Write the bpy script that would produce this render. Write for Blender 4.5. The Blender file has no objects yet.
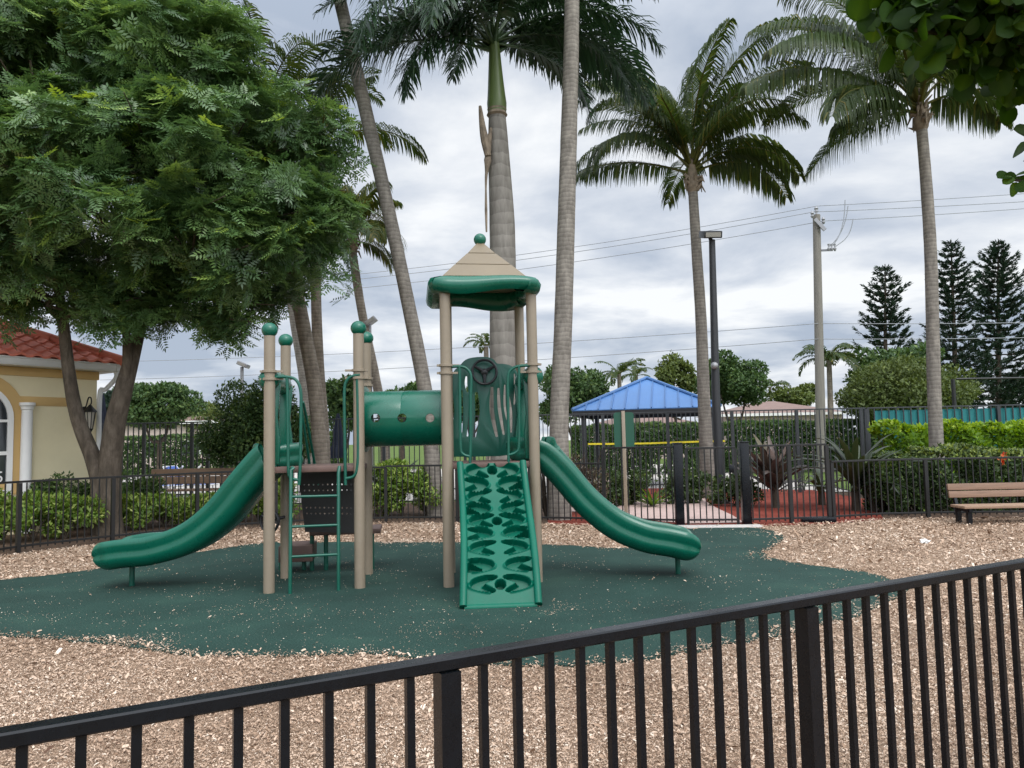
import bpy, bmesh, math, random
import numpy as np
from mathutils import Vector, Matrix
random.seed(7); RNG = np.random.default_rng(11)
sc = bpy.context.scene
R = math.radians
# ------------------------------------------------------------------ camera
FPX, H0, EYE, ROLL = 760.0, 440.0, 1.6, R(1.2)
PITCH = math.atan((H0 - 384) / FPX)
fw = Vector((0, math.cos(PITCH), math.sin(PITCH)))
up0 = Vector((0, -math.sin(PITCH), math.cos(PITCH)))
rt = Vector((1, 0, 0)) * math.cos(ROLL) - up0 * math.sin(ROLL)
upv = up0 * math.cos(ROLL) + Vector((1, 0, 0)) * math.sin(ROLL)
cam_d = bpy.data.cameras.new("camera"); cam = bpy.data.objects.new("camera", cam_d)
sc.collection.objects.link(cam); sc.camera = cam
m = Matrix.Identity(4)
for i in range(3):
    m[i][0] = rt[i]; m[i][1] = upv[i]; m[i][2] = -fw[i]
m[2][3] = EYE
cam.matrix_world = m
cam_d.sensor_fit = 'HORIZONTAL'; cam_d.sensor_width = 36.0
cam_d.lens = 36.0 * FPX / 1024.0
cam_d.clip_start = 0.05; cam_d.clip_end = 3000
# ------------------------------------------------------------------ sky and sun
SUN_EL, SUN_AZ = R(50), R(152)          # azimuth measured clockwise from +Y
wd = bpy.data.worlds.new("World"); sc.world = wd; wd.use_nodes = True
nt = wd.node_tree; nt.nodes.clear()
def WN(t): return nt.nodes.new(t)
wout = WN('ShaderNodeOutputWorld'); bg = WN('ShaderNodeBackground'); bg.inputs['Strength'].default_value = 0.1
sky = WN('ShaderNodeTexSky'); sky.sky_type = 'NISHITA'; sky.sun_disc = False
sky.sun_elevation = SUN_EL; sky.sun_rotation = SUN_AZ; sky.air_density = 1.0; sky.dust_density = 1.5
tc = WN('ShaderNodeTexCoord'); sep = WN('ShaderNodeSeparateXYZ'); nt.links.new(tc.outputs['Generated'], sep.inputs[0])
def wmath(op, a, b=None, c=None):
    n = WN('ShaderNodeMath'); n.operation = op
    for k, v in enumerate((a, b, c)):
        if v is None: continue
        if isinstance(v, (int, float)): n.inputs[k].default_value = v
        else: nt.links.new(v, n.inputs[k])
    return n.outputs[0]
zc = wmath('MAXIMUM', sep.outputs['Z'], 0.0)
zden = wmath('ADD', zc, 0.13)
cx = wmath('DIVIDE', sep.outputs['X'], zden); cy = wmath('DIVIDE', sep.outputs['Y'], zden)
comb = WN('ShaderNodeCombineXYZ'); nt.links.new(cx, comb.inputs[0]); nt.links.new(cy, comb.inputs[1])
def wnoise(scale, detail, rough, dist, off):
    n = WN('ShaderNodeTexNoise'); n.inputs['Scale'].default_value = scale; n.inputs['Detail'].default_value = detail
    n.inputs['Roughness'].default_value = rough; n.inputs['Distortion'].default_value = dist
    mp = WN('ShaderNodeMapping'); mp.inputs['Location'].default_value = off
    nt.links.new(comb.outputs[0], mp.inputs[0]); nt.links.new(mp.outputs[0], n.inputs['Vector']); return n.outputs['Fac']
n1 = wnoise(1.15, 8, 0.55, 0.25, (3.1, 1.7, 0)); n2 = wnoise(0.42, 4, 0.5, 0.1, (7.3, 2.2, 0))
nn = wmath('ADD', wmath('MULTIPLY', n1, 0.56), wmath('MULTIPLY', n2, 0.44))
rmp = WN('ShaderNodeValToRGB'); cr = rmp.color_ramp
cr.elements[0].position = 0.42; cr.elements[0].color = (0.43, 0.50, 0.615, 1)
cr.elements[1].position = 0.575; cr.elements[1].color = (0.96, 0.98, 1.0, 1)
e = cr.elements.new(0.50); e.color = (0.67, 0.72, 0.80, 1)
nt.links.new(nn, rmp.inputs[0])
# an overcast dome is brighter towards the zenith
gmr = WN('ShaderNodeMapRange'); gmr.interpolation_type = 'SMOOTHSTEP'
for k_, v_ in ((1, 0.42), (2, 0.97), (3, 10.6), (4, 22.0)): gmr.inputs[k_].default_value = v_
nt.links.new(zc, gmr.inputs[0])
# the cloud deck glows round the hidden sun, behind the camera
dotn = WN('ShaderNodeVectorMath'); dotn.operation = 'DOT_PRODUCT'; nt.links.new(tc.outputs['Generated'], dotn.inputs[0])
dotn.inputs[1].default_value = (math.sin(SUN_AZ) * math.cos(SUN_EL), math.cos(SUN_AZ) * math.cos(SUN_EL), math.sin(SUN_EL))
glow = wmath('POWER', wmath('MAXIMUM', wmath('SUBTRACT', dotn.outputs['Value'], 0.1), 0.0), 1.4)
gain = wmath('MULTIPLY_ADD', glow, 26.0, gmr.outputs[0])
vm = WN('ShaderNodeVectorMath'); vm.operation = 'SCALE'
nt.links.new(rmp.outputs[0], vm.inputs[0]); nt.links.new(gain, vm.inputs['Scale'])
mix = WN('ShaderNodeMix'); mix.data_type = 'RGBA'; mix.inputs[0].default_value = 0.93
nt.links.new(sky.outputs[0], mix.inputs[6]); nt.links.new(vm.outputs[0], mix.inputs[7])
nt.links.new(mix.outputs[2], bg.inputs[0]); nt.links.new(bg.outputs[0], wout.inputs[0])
sun_d = bpy.data.lights.new("sun", 'SUN'); sun_d.energy = 1.4; sun_d.angle = R(24); sun_d.color = (1, 0.965, 0.92)
sun = bpy.data.objects.new("sun", sun_d); sc.collection.objects.link(sun)
sd = Vector((math.sin(SUN_AZ) * math.cos(SUN_EL), math.cos(SUN_AZ) * math.cos(SUN_EL), math.sin(SUN_EL)))
sun.rotation_euler = (-sd).to_track_quat('-Z', 'Y').to_euler()
sc.view_settings.view_transform = 'Standard'; sc.view_settings.look = 'None'
sc.view_settings.exposure = 0.0; sc.view_settings.gamma = 1.0
try: sc.view_settings.use_curve_mapping = False
except Exception: pass
sc.render.engine = 'CYCLES'
sc.cycles.use_denoising = True
sc.cycles.max_bounces = 7; sc.cycles.diffuse_bounces = 3; sc.cycles.glossy_bounces = 3; sc.cycles.transmission_bounces = 4
sc.cycles.transparent_max_bounces = 8; sc.cycles.caustics_reflective = False; sc.cycles.caustics_refractive = False

# ------------------------------------------------------------------ picture to place
def ray(px, py): return fw + rt * ((px - 512) / FPX) + upv * ((384 - py) / FPX)
def W(px, py, Y):
    d = ray(px, py); k = Y / d.y
    return Vector((d.x * k, Y, EYE + d.z * k))
def G(px, py, z=0.0):
    d = ray(px, py); k = (z - EYE) / d.z
    return Vector((d.x * k, d.y * k, z))
def proj(p):
    v = Vector(p) - Vector((0, 0, EYE)); dd = v.dot(fw)
    return (512 + FPX * v.dot(rt) / dd, 384 - FPX * v.dot(upv) / dd)

# ------------------------------------------------------------------ materials
def srgb(r, g, b):
    def f(c):
        c /= 255.0
        return c / 12.92 if c <= 0.04045 else ((c + 0.055) / 1.055) ** 2.4
    return (f(r), f(g), f(b))
def newmat(name):
    mt = bpy.data.materials.new(name); mt.use_nodes = True
    return mt, mt.node_tree, mt.node_tree.nodes['Principled BSDF']
def ramp(t, stops, fac):
    n = t.nodes.new('ShaderNodeValToRGB'); c = n.color_ramp
    while len(c.elements) < len(stops): c.elements.new(0.5)
    for el, (p, col) in zip(c.elements, stops):
        el.position = p; el.color = (*col, 1)
    t.links.new(fac, n.inputs[0]); return n.outputs[0]
def noise(t, scale, detail=4, rough=0.55, dist=0.0, coord='Object', mapscale=None):
    n = t.nodes.new('ShaderNodeTexNoise'); n.inputs['Scale'].default_value = scale; n.inputs['Detail'].default_value = detail
    n.inputs['Roughness'].default_value = rough; n.inputs['Distortion'].default_value = dist
    c = t.nodes.new('ShaderNodeTexCoord'); src = c.outputs[coord]
    if mapscale:
        mp = t.nodes.new('ShaderNodeMapping'); mp.inputs['Scale'].default_value = mapscale
        t.links.new(src, mp.inputs[0]); src = mp.outputs[0]
    t.links.new(src, n.inputs['Vector']); return n.outputs['Fac']
def bump(t, b, h, strength, dist=0.01):
    n = t.nodes.new('ShaderNodeBump'); n.inputs['Strength'].default_value = strength; n.inputs['Distance'].default_value = dist
    t.links.new(h, n.inputs['Height']); t.links.new(n.outputs[0], b.inputs['Normal'])
def sc3(c, k): return tuple(min(1, x * k) for x in c)
def surf(name, col, rough=0.5, var=0.15, scale=3.0, bmp=0.0, bscale=60.0, metal=0.0, coat=0.0, spec=0.5, detail=5, mapscale=None, wear=0.0):
    mt, t, b = newmat(name)
    f = noise(t, scale, detail, 0.6, mapscale=mapscale)
    c = ramp(t, [(0.25, sc3(col, 1 - var)), (0.5, col), (0.75, sc3(col, 1 + var))], f)
    if wear:
        w1 = noise(t, 14, 8, 0.72, 0.6); w2 = noise(t, 2.2, 3, 0.5)
        mw = t.nodes.new('ShaderNodeMath'); mw.operation = 'MULTIPLY'; t.links.new(w1, mw.inputs[0]); t.links.new(w2, mw.inputs[1])
        wf_ = ramp(t, [(0.27, (0, 0, 0)), (0.42, (wear, wear, wear))], mw.outputs[0])
        mxw = t.nodes.new('ShaderNodeMix'); mxw.data_type = 'RGBA'; t.links.new(wf_, mxw.inputs[0])
        t.links.new(c, mxw.inputs[6]); g_ = sum(col) / 3; mxw.inputs[7].default_value = (*[min(1, q * .85 + g_ * .25 + .02) for q in col], 1); c = mxw.outputs[2]
    t.links.new(c, b.inputs['Base Color'])
    mr = t.nodes.new('ShaderNodeMapRange'); mr.inputs[3].default_value = max(0.05, rough - 0.08); mr.inputs[4].default_value = min(1, rough + 0.1)
    t.links.new(noise(t, scale * 4, 5), mr.inputs[0]); t.links.new(mr.outputs[0], b.inputs['Roughness'])
    b.inputs['Metallic'].default_value = metal; b.inputs['Coat Weight'].default_value = coat
    b.inputs['Specular IOR Level'].default_value = spec
    if bmp: bump(t, b, noise(t, bscale, 4, 0.6), bmp)
    return mt
def leafmat(name, stops, rough=0.45, transl=0.25, spec=0.4):
    mt, t, b = newmat(name)
    a = t.nodes.new('ShaderNodeAttribute'); a.attribute_name = 'tone'
    c = ramp(t, stops, a.outputs['Fac'])
    t.links.new(c, b.inputs['Base Color']); b.inputs['Roughness'].default_value = rough
    b.inputs['Specular IOR Level'].default_value = spec
    tr = t.nodes.new('ShaderNodeBsdfTranslucent')
    hs = t.nodes.new('ShaderNodeHueSaturation'); hs.inputs['Hue'].default_value = 0.48; hs.inputs['Saturation'].default_value = 1.15; hs.inputs['Value'].default_value = 1.5
    t.links.new(c, hs.inputs['Color']); t.links.new(hs.outputs[0], tr.inputs[0])
    mx = t.nodes.new('ShaderNodeMixShader'); mx.inputs[0].default_value = transl
    o = t.nodes['Material Output']
    t.links.new(b.outputs[0], mx.inputs[1]); t.links.new(tr.outputs[0], mx.inputs[2]); t.links.new(mx.outputs[0], o.inputs[0])
    return mt
def bark(name, c1, c2, ring=0.0, rough=0.85, vscale=1.0, bstr=0.6):
    mt, t, b = newmat(name)
    f = noise(t, 9, 8, 0.65, 0.3, mapscale=(1, 1, 0.35 * vscale))
    if ring:
        co = t.nodes.new('ShaderNodeTexCoord'); w = t.nodes.new('ShaderNodeTexWave')
        w.wave_type = 'BANDS'; w.bands_direction = 'Z'; w.wave_profile = 'SAW'
        w.inputs['Scale'].default_value = ring; w.inputs['Distortion'].default_value = 3.0; w.inputs['Detail'].default_value = 3; w.inputs['Detail Scale'].default_value = 2.0
        t.links.new(co.outputs['Object'], w.inputs['Vector'])
        mm = t.nodes.new('ShaderNodeMath'); mm.operation = 'MULTIPLY_ADD'; mm.inputs[1].default_value = 0.20
        t.links.new(w.outputs['Fac'], mm.inputs[0])
        m2 = t.nodes.new('ShaderNodeMath'); m2.operation = 'MULTIPLY'; m2.inputs[1].default_value = 0.86
        t.links.new(f, m2.inputs[0]); t.links.new(m2.outputs[0], mm.inputs[2]); f = mm.outputs[0]
    c = ramp(t, [(0.22, sc3(c2, 0.55)), (0.45, c2), (0.78, c1)], f)
    t.links.new(c, b.inputs['Base Color']); b.inputs['Roughness'].default_value = rough; b.inputs['Specular IOR Level'].default_value = 0.2
    bump(t, b, f, bstr, 0.03)
    return mt

M = {}
GREEN = srgb(0, 112, 82)
M['plastic'] = surf('green_plastic', (0.001, 0.100, 0.061), 0.27, 0.14, 1.6, 0.05, 220, spec=0.5, wear=0.2)
M['climber'] = surf('green_climber_plastic', (0.0, 0.112, 0.068), 0.36, 0.14, 2.5, 0.06, 200, spec=0.22, wear=0.1)
M['green_metal'] = surf('green_painted_steel', (0.002, 0.085, 0.055), 0.35, 0.12, 5, 0.05, 150, wear=0.2)
M['panel_green'] = surf('green_sheet_plastic', (0.002, 0.075, 0.05), 0.36, 0.12, 3, 0.05, 200, wear=0.15)
M['tan'] = surf('tan_powder_coat', (0.245, 0.20, 0.145), 0.42, 0.09, 4, 0.05, 160, wear=0.25)
M['tan_roof'] = surf('tan_roof_plastic', (0.18, 0.14, 0.088), 0.5, 0.10, 2.5, 0.08, 160, wear=0.25)
M['deck'] = surf('brown_vinyl_deck', (0.12, 0.072, 0.058), 0.6, 0.2, 8, 0.25, 120)
M['black_sheet'] = surf('black_perforated_sheet', (0.012, 0.012, 0.012), 0.5, 0.3, 8, 0.1, 120)
M['wheel_black'] = surf('black_plastic_wheel', (0.01, 0.011, 0.013), 0.4, 0.2, 8, 0.05, 100)
M['fence'] = surf('black_fence_paint', (0.0035, 0.005, 0.0075), 0.27, 0.25, 14, 0.04, 180, spec=0.28)
M['fence_back'] = surf('dark_fence_paint', (0.007, 0.007, 0.007), 0.5, 0.25, 6, 0.08, 90)
M['pool_fence'] = surf('grey_pool_fence_paint', (0.03, 0.034, 0.038), 0.5, 0.2, 6, 0.05, 90)
M['wood'] = surf('brown_plastic_lumber', (0.22, 0.135, 0.09), 0.7, 0.22, 6, 0.3, 40, mapscale=(0.4, 4, 8))
M['wood_light'] = surf('pale_brown_lumber', (0.30, 0.195, 0.13), 0.75, 0.22, 6, 0.3, 40, mapscale=(0.4, 4, 8))  # paler copy of the lumber; lightens the shaded bench's backrest by colour
M['bark_tree'] = bark('grey_brown_bark', (0.19, 0.155, 0.12), (0.085, 0.068, 0.052), bstr=1.0)
M['bark_dark'] = bark('dark_bark', (0.12, 0.095, 0.07), (0.05, 0.04, 0.03))
M['bark_palm'] = bark('coconut_palm_bark', (0.32, 0.29, 0.25), (0.165, 0.148, 0.128), ring=3.4, bstr=0.3)
M['bark_palm_dark'] = bark('dark_palm_bark', (0.29, 0.25, 0.20), (0.15, 0.125, 0.10), ring=3.2, bstr=0.35)
M['bark_royal'] = bark('royal_palm_bark', (0.30, 0.28, 0.25), (0.19, 0.175, 0.155), ring=1.2, bstr=0.12, vscale=0.6)
M['shaft'] = surf('palm_crownshaft_green', (0.095, 0.135, 0.04), 0.4, 0.25, 2, 0.05, 40, mapscale=(6, 6, 0.4))
M['dead'] = surf('dead_palm_sheath', (0.21, 0.165, 0.12), 0.85, 0.5, 6, 0.4, 30)
M['rachis'] = surf('palm_leaf_stalk', (0.17, 0.19, 0.055), 0.5, 0.2, 3)
M['rosewood'] = leafmat('rosewood_leaf', [(0.0, (0.042, 0.092, 0.032)), (0.45, (0.092, 0.172, 0.058)), (0.8, (0.15, 0.25, 0.075)), (1.0, (0.30, 0.42, 0.07))], 0.38, 0.28, 0.65)
M['palm_leaf'] = leafmat('coconut_frond_leaf', [(0.0, (0.020, 0.040, 0.010)), (0.6, (0.050, 0.082, 0.020)), (1.0, (0.18, 0.16, 0.036))], 0.45, 0.38, 0.28)
M['royal_leaf'] = leafmat('royal_frond_leaf', [(0.0, (0.014, 0.038, 0.016)), (0.6, (0.028, 0.065, 0.026)), (1.0, (0.055, 0.095, 0.035))], 0.38, 0.15, 0.5)
M['far_leaf'] = leafmat('mixed_green_leaf', [(0.0, (0.026, 0.06, 0.018)), (0.6, (0.055, 0.105, 0.03)), (1.0, (0.13, 0.19, 0.05))], 0.55, 0.2, 0.3)
M['olive_leaf'] = leafmat('olive_green_leaf', [(0.0, (0.05, 0.075, 0.018)), (0.6, (0.10, 0.135, 0.034)), (1.0, (0.18, 0.215, 0.055))], 0.55, 0.2, 0.3)
M['dark_leaf'] = leafmat('dark_conifer_needle', [(0.0, (0.012, 0.026, 0.015)), (0.6, (0.02, 0.042, 0.023)), (1.0, (0.035, 0.06, 0.03))], 0.6, 0.1, 0.3)
M['hedge_leaf'] = leafmat('bright_hedge_leaf', [(0.0, (0.08, 0.17, 0.014)), (0.6, (0.17, 0.30, 0.022)), (1.0, (0.36, 0.48, 0.045))], 0.45, 0.35, 0.4)
M['shrub_leaf'] = leafmat('variegated_shrub_leaf', [(0.0, (0.05, 0.115, 0.018)), (0.55, (0.145, 0.25, 0.035)), (1.0, (0.52, 0.58, 0.18))], 0.45, 0.3, 0.4)
M['under_leaf'] = leafmat('dark_shrub_leaf', [(0.0, (0.02, 0.045, 0.014)), (0.6, (0.05, 0.085, 0.022)), (0.9, (0.10, 0.14, 0.04)), (1.0, (0.22, 0.28, 0.06))], 0.5, 0.2, 0.4)
M['ti_leaf'] = leafmat('purple_ti_leaf', [(0.0, (0.03, 0.024, 0.018)), (0.5, (0.09, 0.06, 0.048)), (0.8, (0.12, 0.11, 0.045)), (1.0, (0.34, 0.27, 0.23))], 0.4, 0.2, 0.5)
M['cycad_leaf'] = leafmat('dark_strap_leaf', [(0.0, (0.016, 0.026, 0.011)), (0.6, (0.04, 0.055, 0.022)), (1.0, (0.13, 0.14, 0.05))], 0.4, 0.2, 0.5)
M['grape_leaf'] = leafmat('round_broad_leaf', [(0.0, (0.012, 0.036, 0.006)), (0.6, (0.028, 0.07, 0.010)), (0.9, (0.07, 0.145, 0.016)), (1.0, (0.15, 0.22, 0.02))], 0.5, 0.45, 0.25)
M['stucco'] = surf('cream_yellow_stucco', (0.77, 0.68, 0.45), 0.85, 0.07, 1.1, 0.5, 90, wear=0.12)
M['stucco_trim'] = surf('ochre_stucco_trim', (0.56, 0.37, 0.15), 0.85, 0.06, 2, 0.3, 120)
M['white'] = surf('white_paint', (0.74, 0.73, 0.71), 0.5, 0.05, 3, 0.05, 60)
M['gutter'] = surf('white_gutter_metal', (0.66, 0.66, 0.65), 0.4, 0.05, 3)
M['tile'] = surf('red_clay_tile', (0.66, 0.19, 0.125), 0.75, 0.22, 3.5, 0.3, 40)
M['glass_dark'] = surf('dark_window_glass', (0.02, 0.025, 0.03), 0.06, 0.1, 2, spec=0.8)
M['iron'] = surf('black_wrought_iron', (0.01, 0.009, 0.008), 0.5, 0.2, 8)
M['lamp_glass'] = surf('frosted_lantern_glass', (0.45, 0.42, 0.36), 0.2, 0.1, 5)
M['blue_roof'] = surf('blue_metal_roof', (0.07, 0.19, 0.43), 0.42, 0.06, 1.5)
M['blue_trim'] = surf('blue_metal_trim', (0.055, 0.155, 0.36), 0.42, 0.06, 1.5)
M['dark_post'] = surf('dark_bronze_post', (0.02, 0.021, 0.024), 0.45, 0.2, 5)
M['pole_wood'] = surf('weathered_utility_pole', (0.19, 0.175, 0.15), 0.9, 0.2, 5, 0.4, 40, mapscale=(6, 6, 0.3))
M['concrete'] = surf('pale_concrete', (0.46, 0.43, 0.40), 0.85, 0.12, 3, 0.2, 60)
M['teal'] = surf('teal_screen_fabric', (0.012, 0.17, 0.175), 0.7, 0.1, 1.0, mapscale=(8, 8, 0.5))
M['yellow'] = surf('yellow_caution_tape', (0.70, 0.58, 0.02), 0.5, 0.08, 5)
M['sign_green'] = surf('green_sign_panel', (0.006, 0.07, 0.04), 0.45, 0.1, 3)
M['navy'] = surf('navy_umbrella_canvas', (0.012, 0.017, 0.035), 0.85, 0.2, 4)
M['blue_sling'] = surf('blue_sling_fabric', (0.06, 0.13, 0.42), 0.7, 0.1, 5)
M['house_roof'] = surf('brown_shingle_roof', (0.20, 0.135, 0.115), 0.9, 0.12, 2)
M['house_wall'] = surf('pale_pink_house_wall', (0.50, 0.40, 0.36), 0.9, 0.06, 1)
M['wire'] = surf('grey_wire', (0.24, 0.25, 0.265), 0.6, 0.05, 1)
M['grey_metal'] = surf('galvanised_metal', (0.30, 0.30, 0.31), 0.45, 0.1, 3, metal=0.4)
M['red_flower'] = leafmat('red_orange_petal', [(0.0, (0.45, 0.06, 0.02)), (1.0, (0.65, 0.16, 0.04))], 0.6, 0.3)
M['paper'] = surf('white_litter_paper', (0.80, 0.80, 0.78), 0.8, 0.05, 10)
M['lens'] = surf('lamp_lens', (0.30, 0.29, 0.26), 0.25, 0.1, 5)
# ground materials
def ground_mat(name, stops, s1, s2, bstr, bscale, rough=0.95, spec=0.15):
    mt, t, b = newmat(name)
    a = noise(t, s1, 8, 0.7); c = noise(t, s2, 4, 0.5)
    mm = t.nodes.new('ShaderNodeMath'); mm.operation = 'MULTIPLY_ADD'; mm.inputs[1].default_value = 0.35
    m2 = t.nodes.new('ShaderNodeMath'); m2.operation = 'MULTIPLY'; m2.inputs[1].default_value = 0.65
    t.links.new(a, m2.inputs[0]); t.links.new(c, mm.inputs[0]); t.links.new(m2.outputs[0], mm.inputs[2])
    t.links.new(ramp(t, stops, mm.outputs[0]), b.inputs['Base Color'])
    b.inputs['Roughness'].default_value = rough; b.inputs['Specular IOR Level'].default_value = spec
    v = t.nodes.new('ShaderNodeTexVoronoi'); v.inputs['Scale'].default_value = bscale
    co = t.nodes.new('ShaderNodeTexCoord'); t.links.new(co.outputs['Object'], v.inputs['Vector'])
    bump(t, b, v.outputs['Distance'], bstr, 0.02)
    return mt
M['mulch'] = ground_mat('wood_chip_ground', [(0.25, (0.15, 0.09, 0.056)), (0.5, (0.37, 0.255, 0.175)), (0.72, (0.55, 0.41, 0.30))], 55, 0.8, 1.0, 90)
M['dirt'] = ground_mat('dark_leaf_mulch', [(0.28, (0.035, 0.022, 0.016)), (0.5, (0.10, 0.066, 0.047)), (0.72, (0.20, 0.145, 0.105))], 22, 1.0, 0.8, 40)
M['red_mulch'] = ground_mat('red_mulch', [(0.28, (0.06, 0.014, 0.010)), (0.5, (0.21, 0.045, 0.030)), (0.72, (0.34, 0.10, 0.07))], 22, 1.0, 0.8, 40)
M['grass'] = ground_mat('grass_ground', [(0.3, (0.05, 0.075, 0.02)), (0.5, (0.085, 0.13, 0.03)), (0.7, (0.15, 0.19, 0.05))], 6, 0.3, 0.5, 30)
M['pool_deck'] = ground_mat('pale_pool_deck', [(0.3, (0.40, 0.37, 0.33)), (0.7, (0.52, 0.48, 0.44))], 3, 0.4, 0.1, 20)
def rubber():
    mt, t, b = newmat('green_rubber_surface')
    f = noise(t, 70, 5, 0.85); g = noise(t, 0.9, 5, 0.6)
    c1 = ramp(t, [(0.36, (0.007, 0.024, 0.018)), (0.52, (0.015, 0.047, 0.037)), (0.64, (0.045, 0.085, 0.070)), (0.72, (0.11, 0.145, 0.125))], f)
    mx = t.nodes.new('ShaderNodeMix'); mx.data_type = 'RGBA'; mx.blend_type = 'MULTIPLY'; mx.inputs[0].default_value = 1
    c2 = ramp(t, [(0.3, (0.66, 0.70, 0.70)), (0.55, (1.0, 1.0, 1.0)), (0.72, (1.55, 1.38, 1.30))], g)
    t.links.new(c1, mx.inputs[6]); t.links.new(c2, mx.inputs[7]); t.links.new(mx.outputs[2], b.inputs['Base Color'])
    b.inputs['Roughness'].default_value = 0.85; b.inputs['Specular IOR Level'].default_value = 0.25
    bump(t, b, f, 0.35, 0.006); return mt
M['rubber'] = rubber()
def chipmat():
    mt, t, b = newmat('wood_chip')
    a = t.nodes.new('ShaderNodeAttribute'); a.attribute_name = 'tone'
    c = ramp(t, [(0.0, (0.10, 0.056, 0.036)), (0.2, (0.27, 0.175, 0.115)), (0.55, (0.475, 0.34, 0.245)), (0.85, (0.60, 0.46, 0.35)), (1.0, (0.69, 0.58, 0.47))], a.outputs['Fac'])
    t.links.new(c, b.inputs['Base Color']); b.inputs['Roughness'].default_value = 0.85; b.inputs['Specular IOR Level'].default_value = 0.2
    return mt
M['chip'] = chipmat()
def paver():
    mt, t, b = newmat('pink_paver')
    br = t.nodes.new('ShaderNodeTexBrick'); co = t.nodes.new('ShaderNodeTexCoord')
    br.inputs['Scale'].default_value = 4.0; br.inputs['Color1'].default_value = (0.55, 0.40, 0.36, 1); br.inputs['Color2'].default_value = (0.46, 0.33, 0.29, 1)
    br.inputs['Mortar'].default_value = (0.30, 0.24, 0.21, 1); br.inputs['Mortar Size'].default_value = 0.012
    t.links.new(co.outputs['Object'], br.inputs['Vector']); t.links.new(br.outputs['Color'], b.inputs['Base Color'])
    b.inputs['Roughness'].default_value = 0.85; return mt
M['paver'] = paver()

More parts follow.
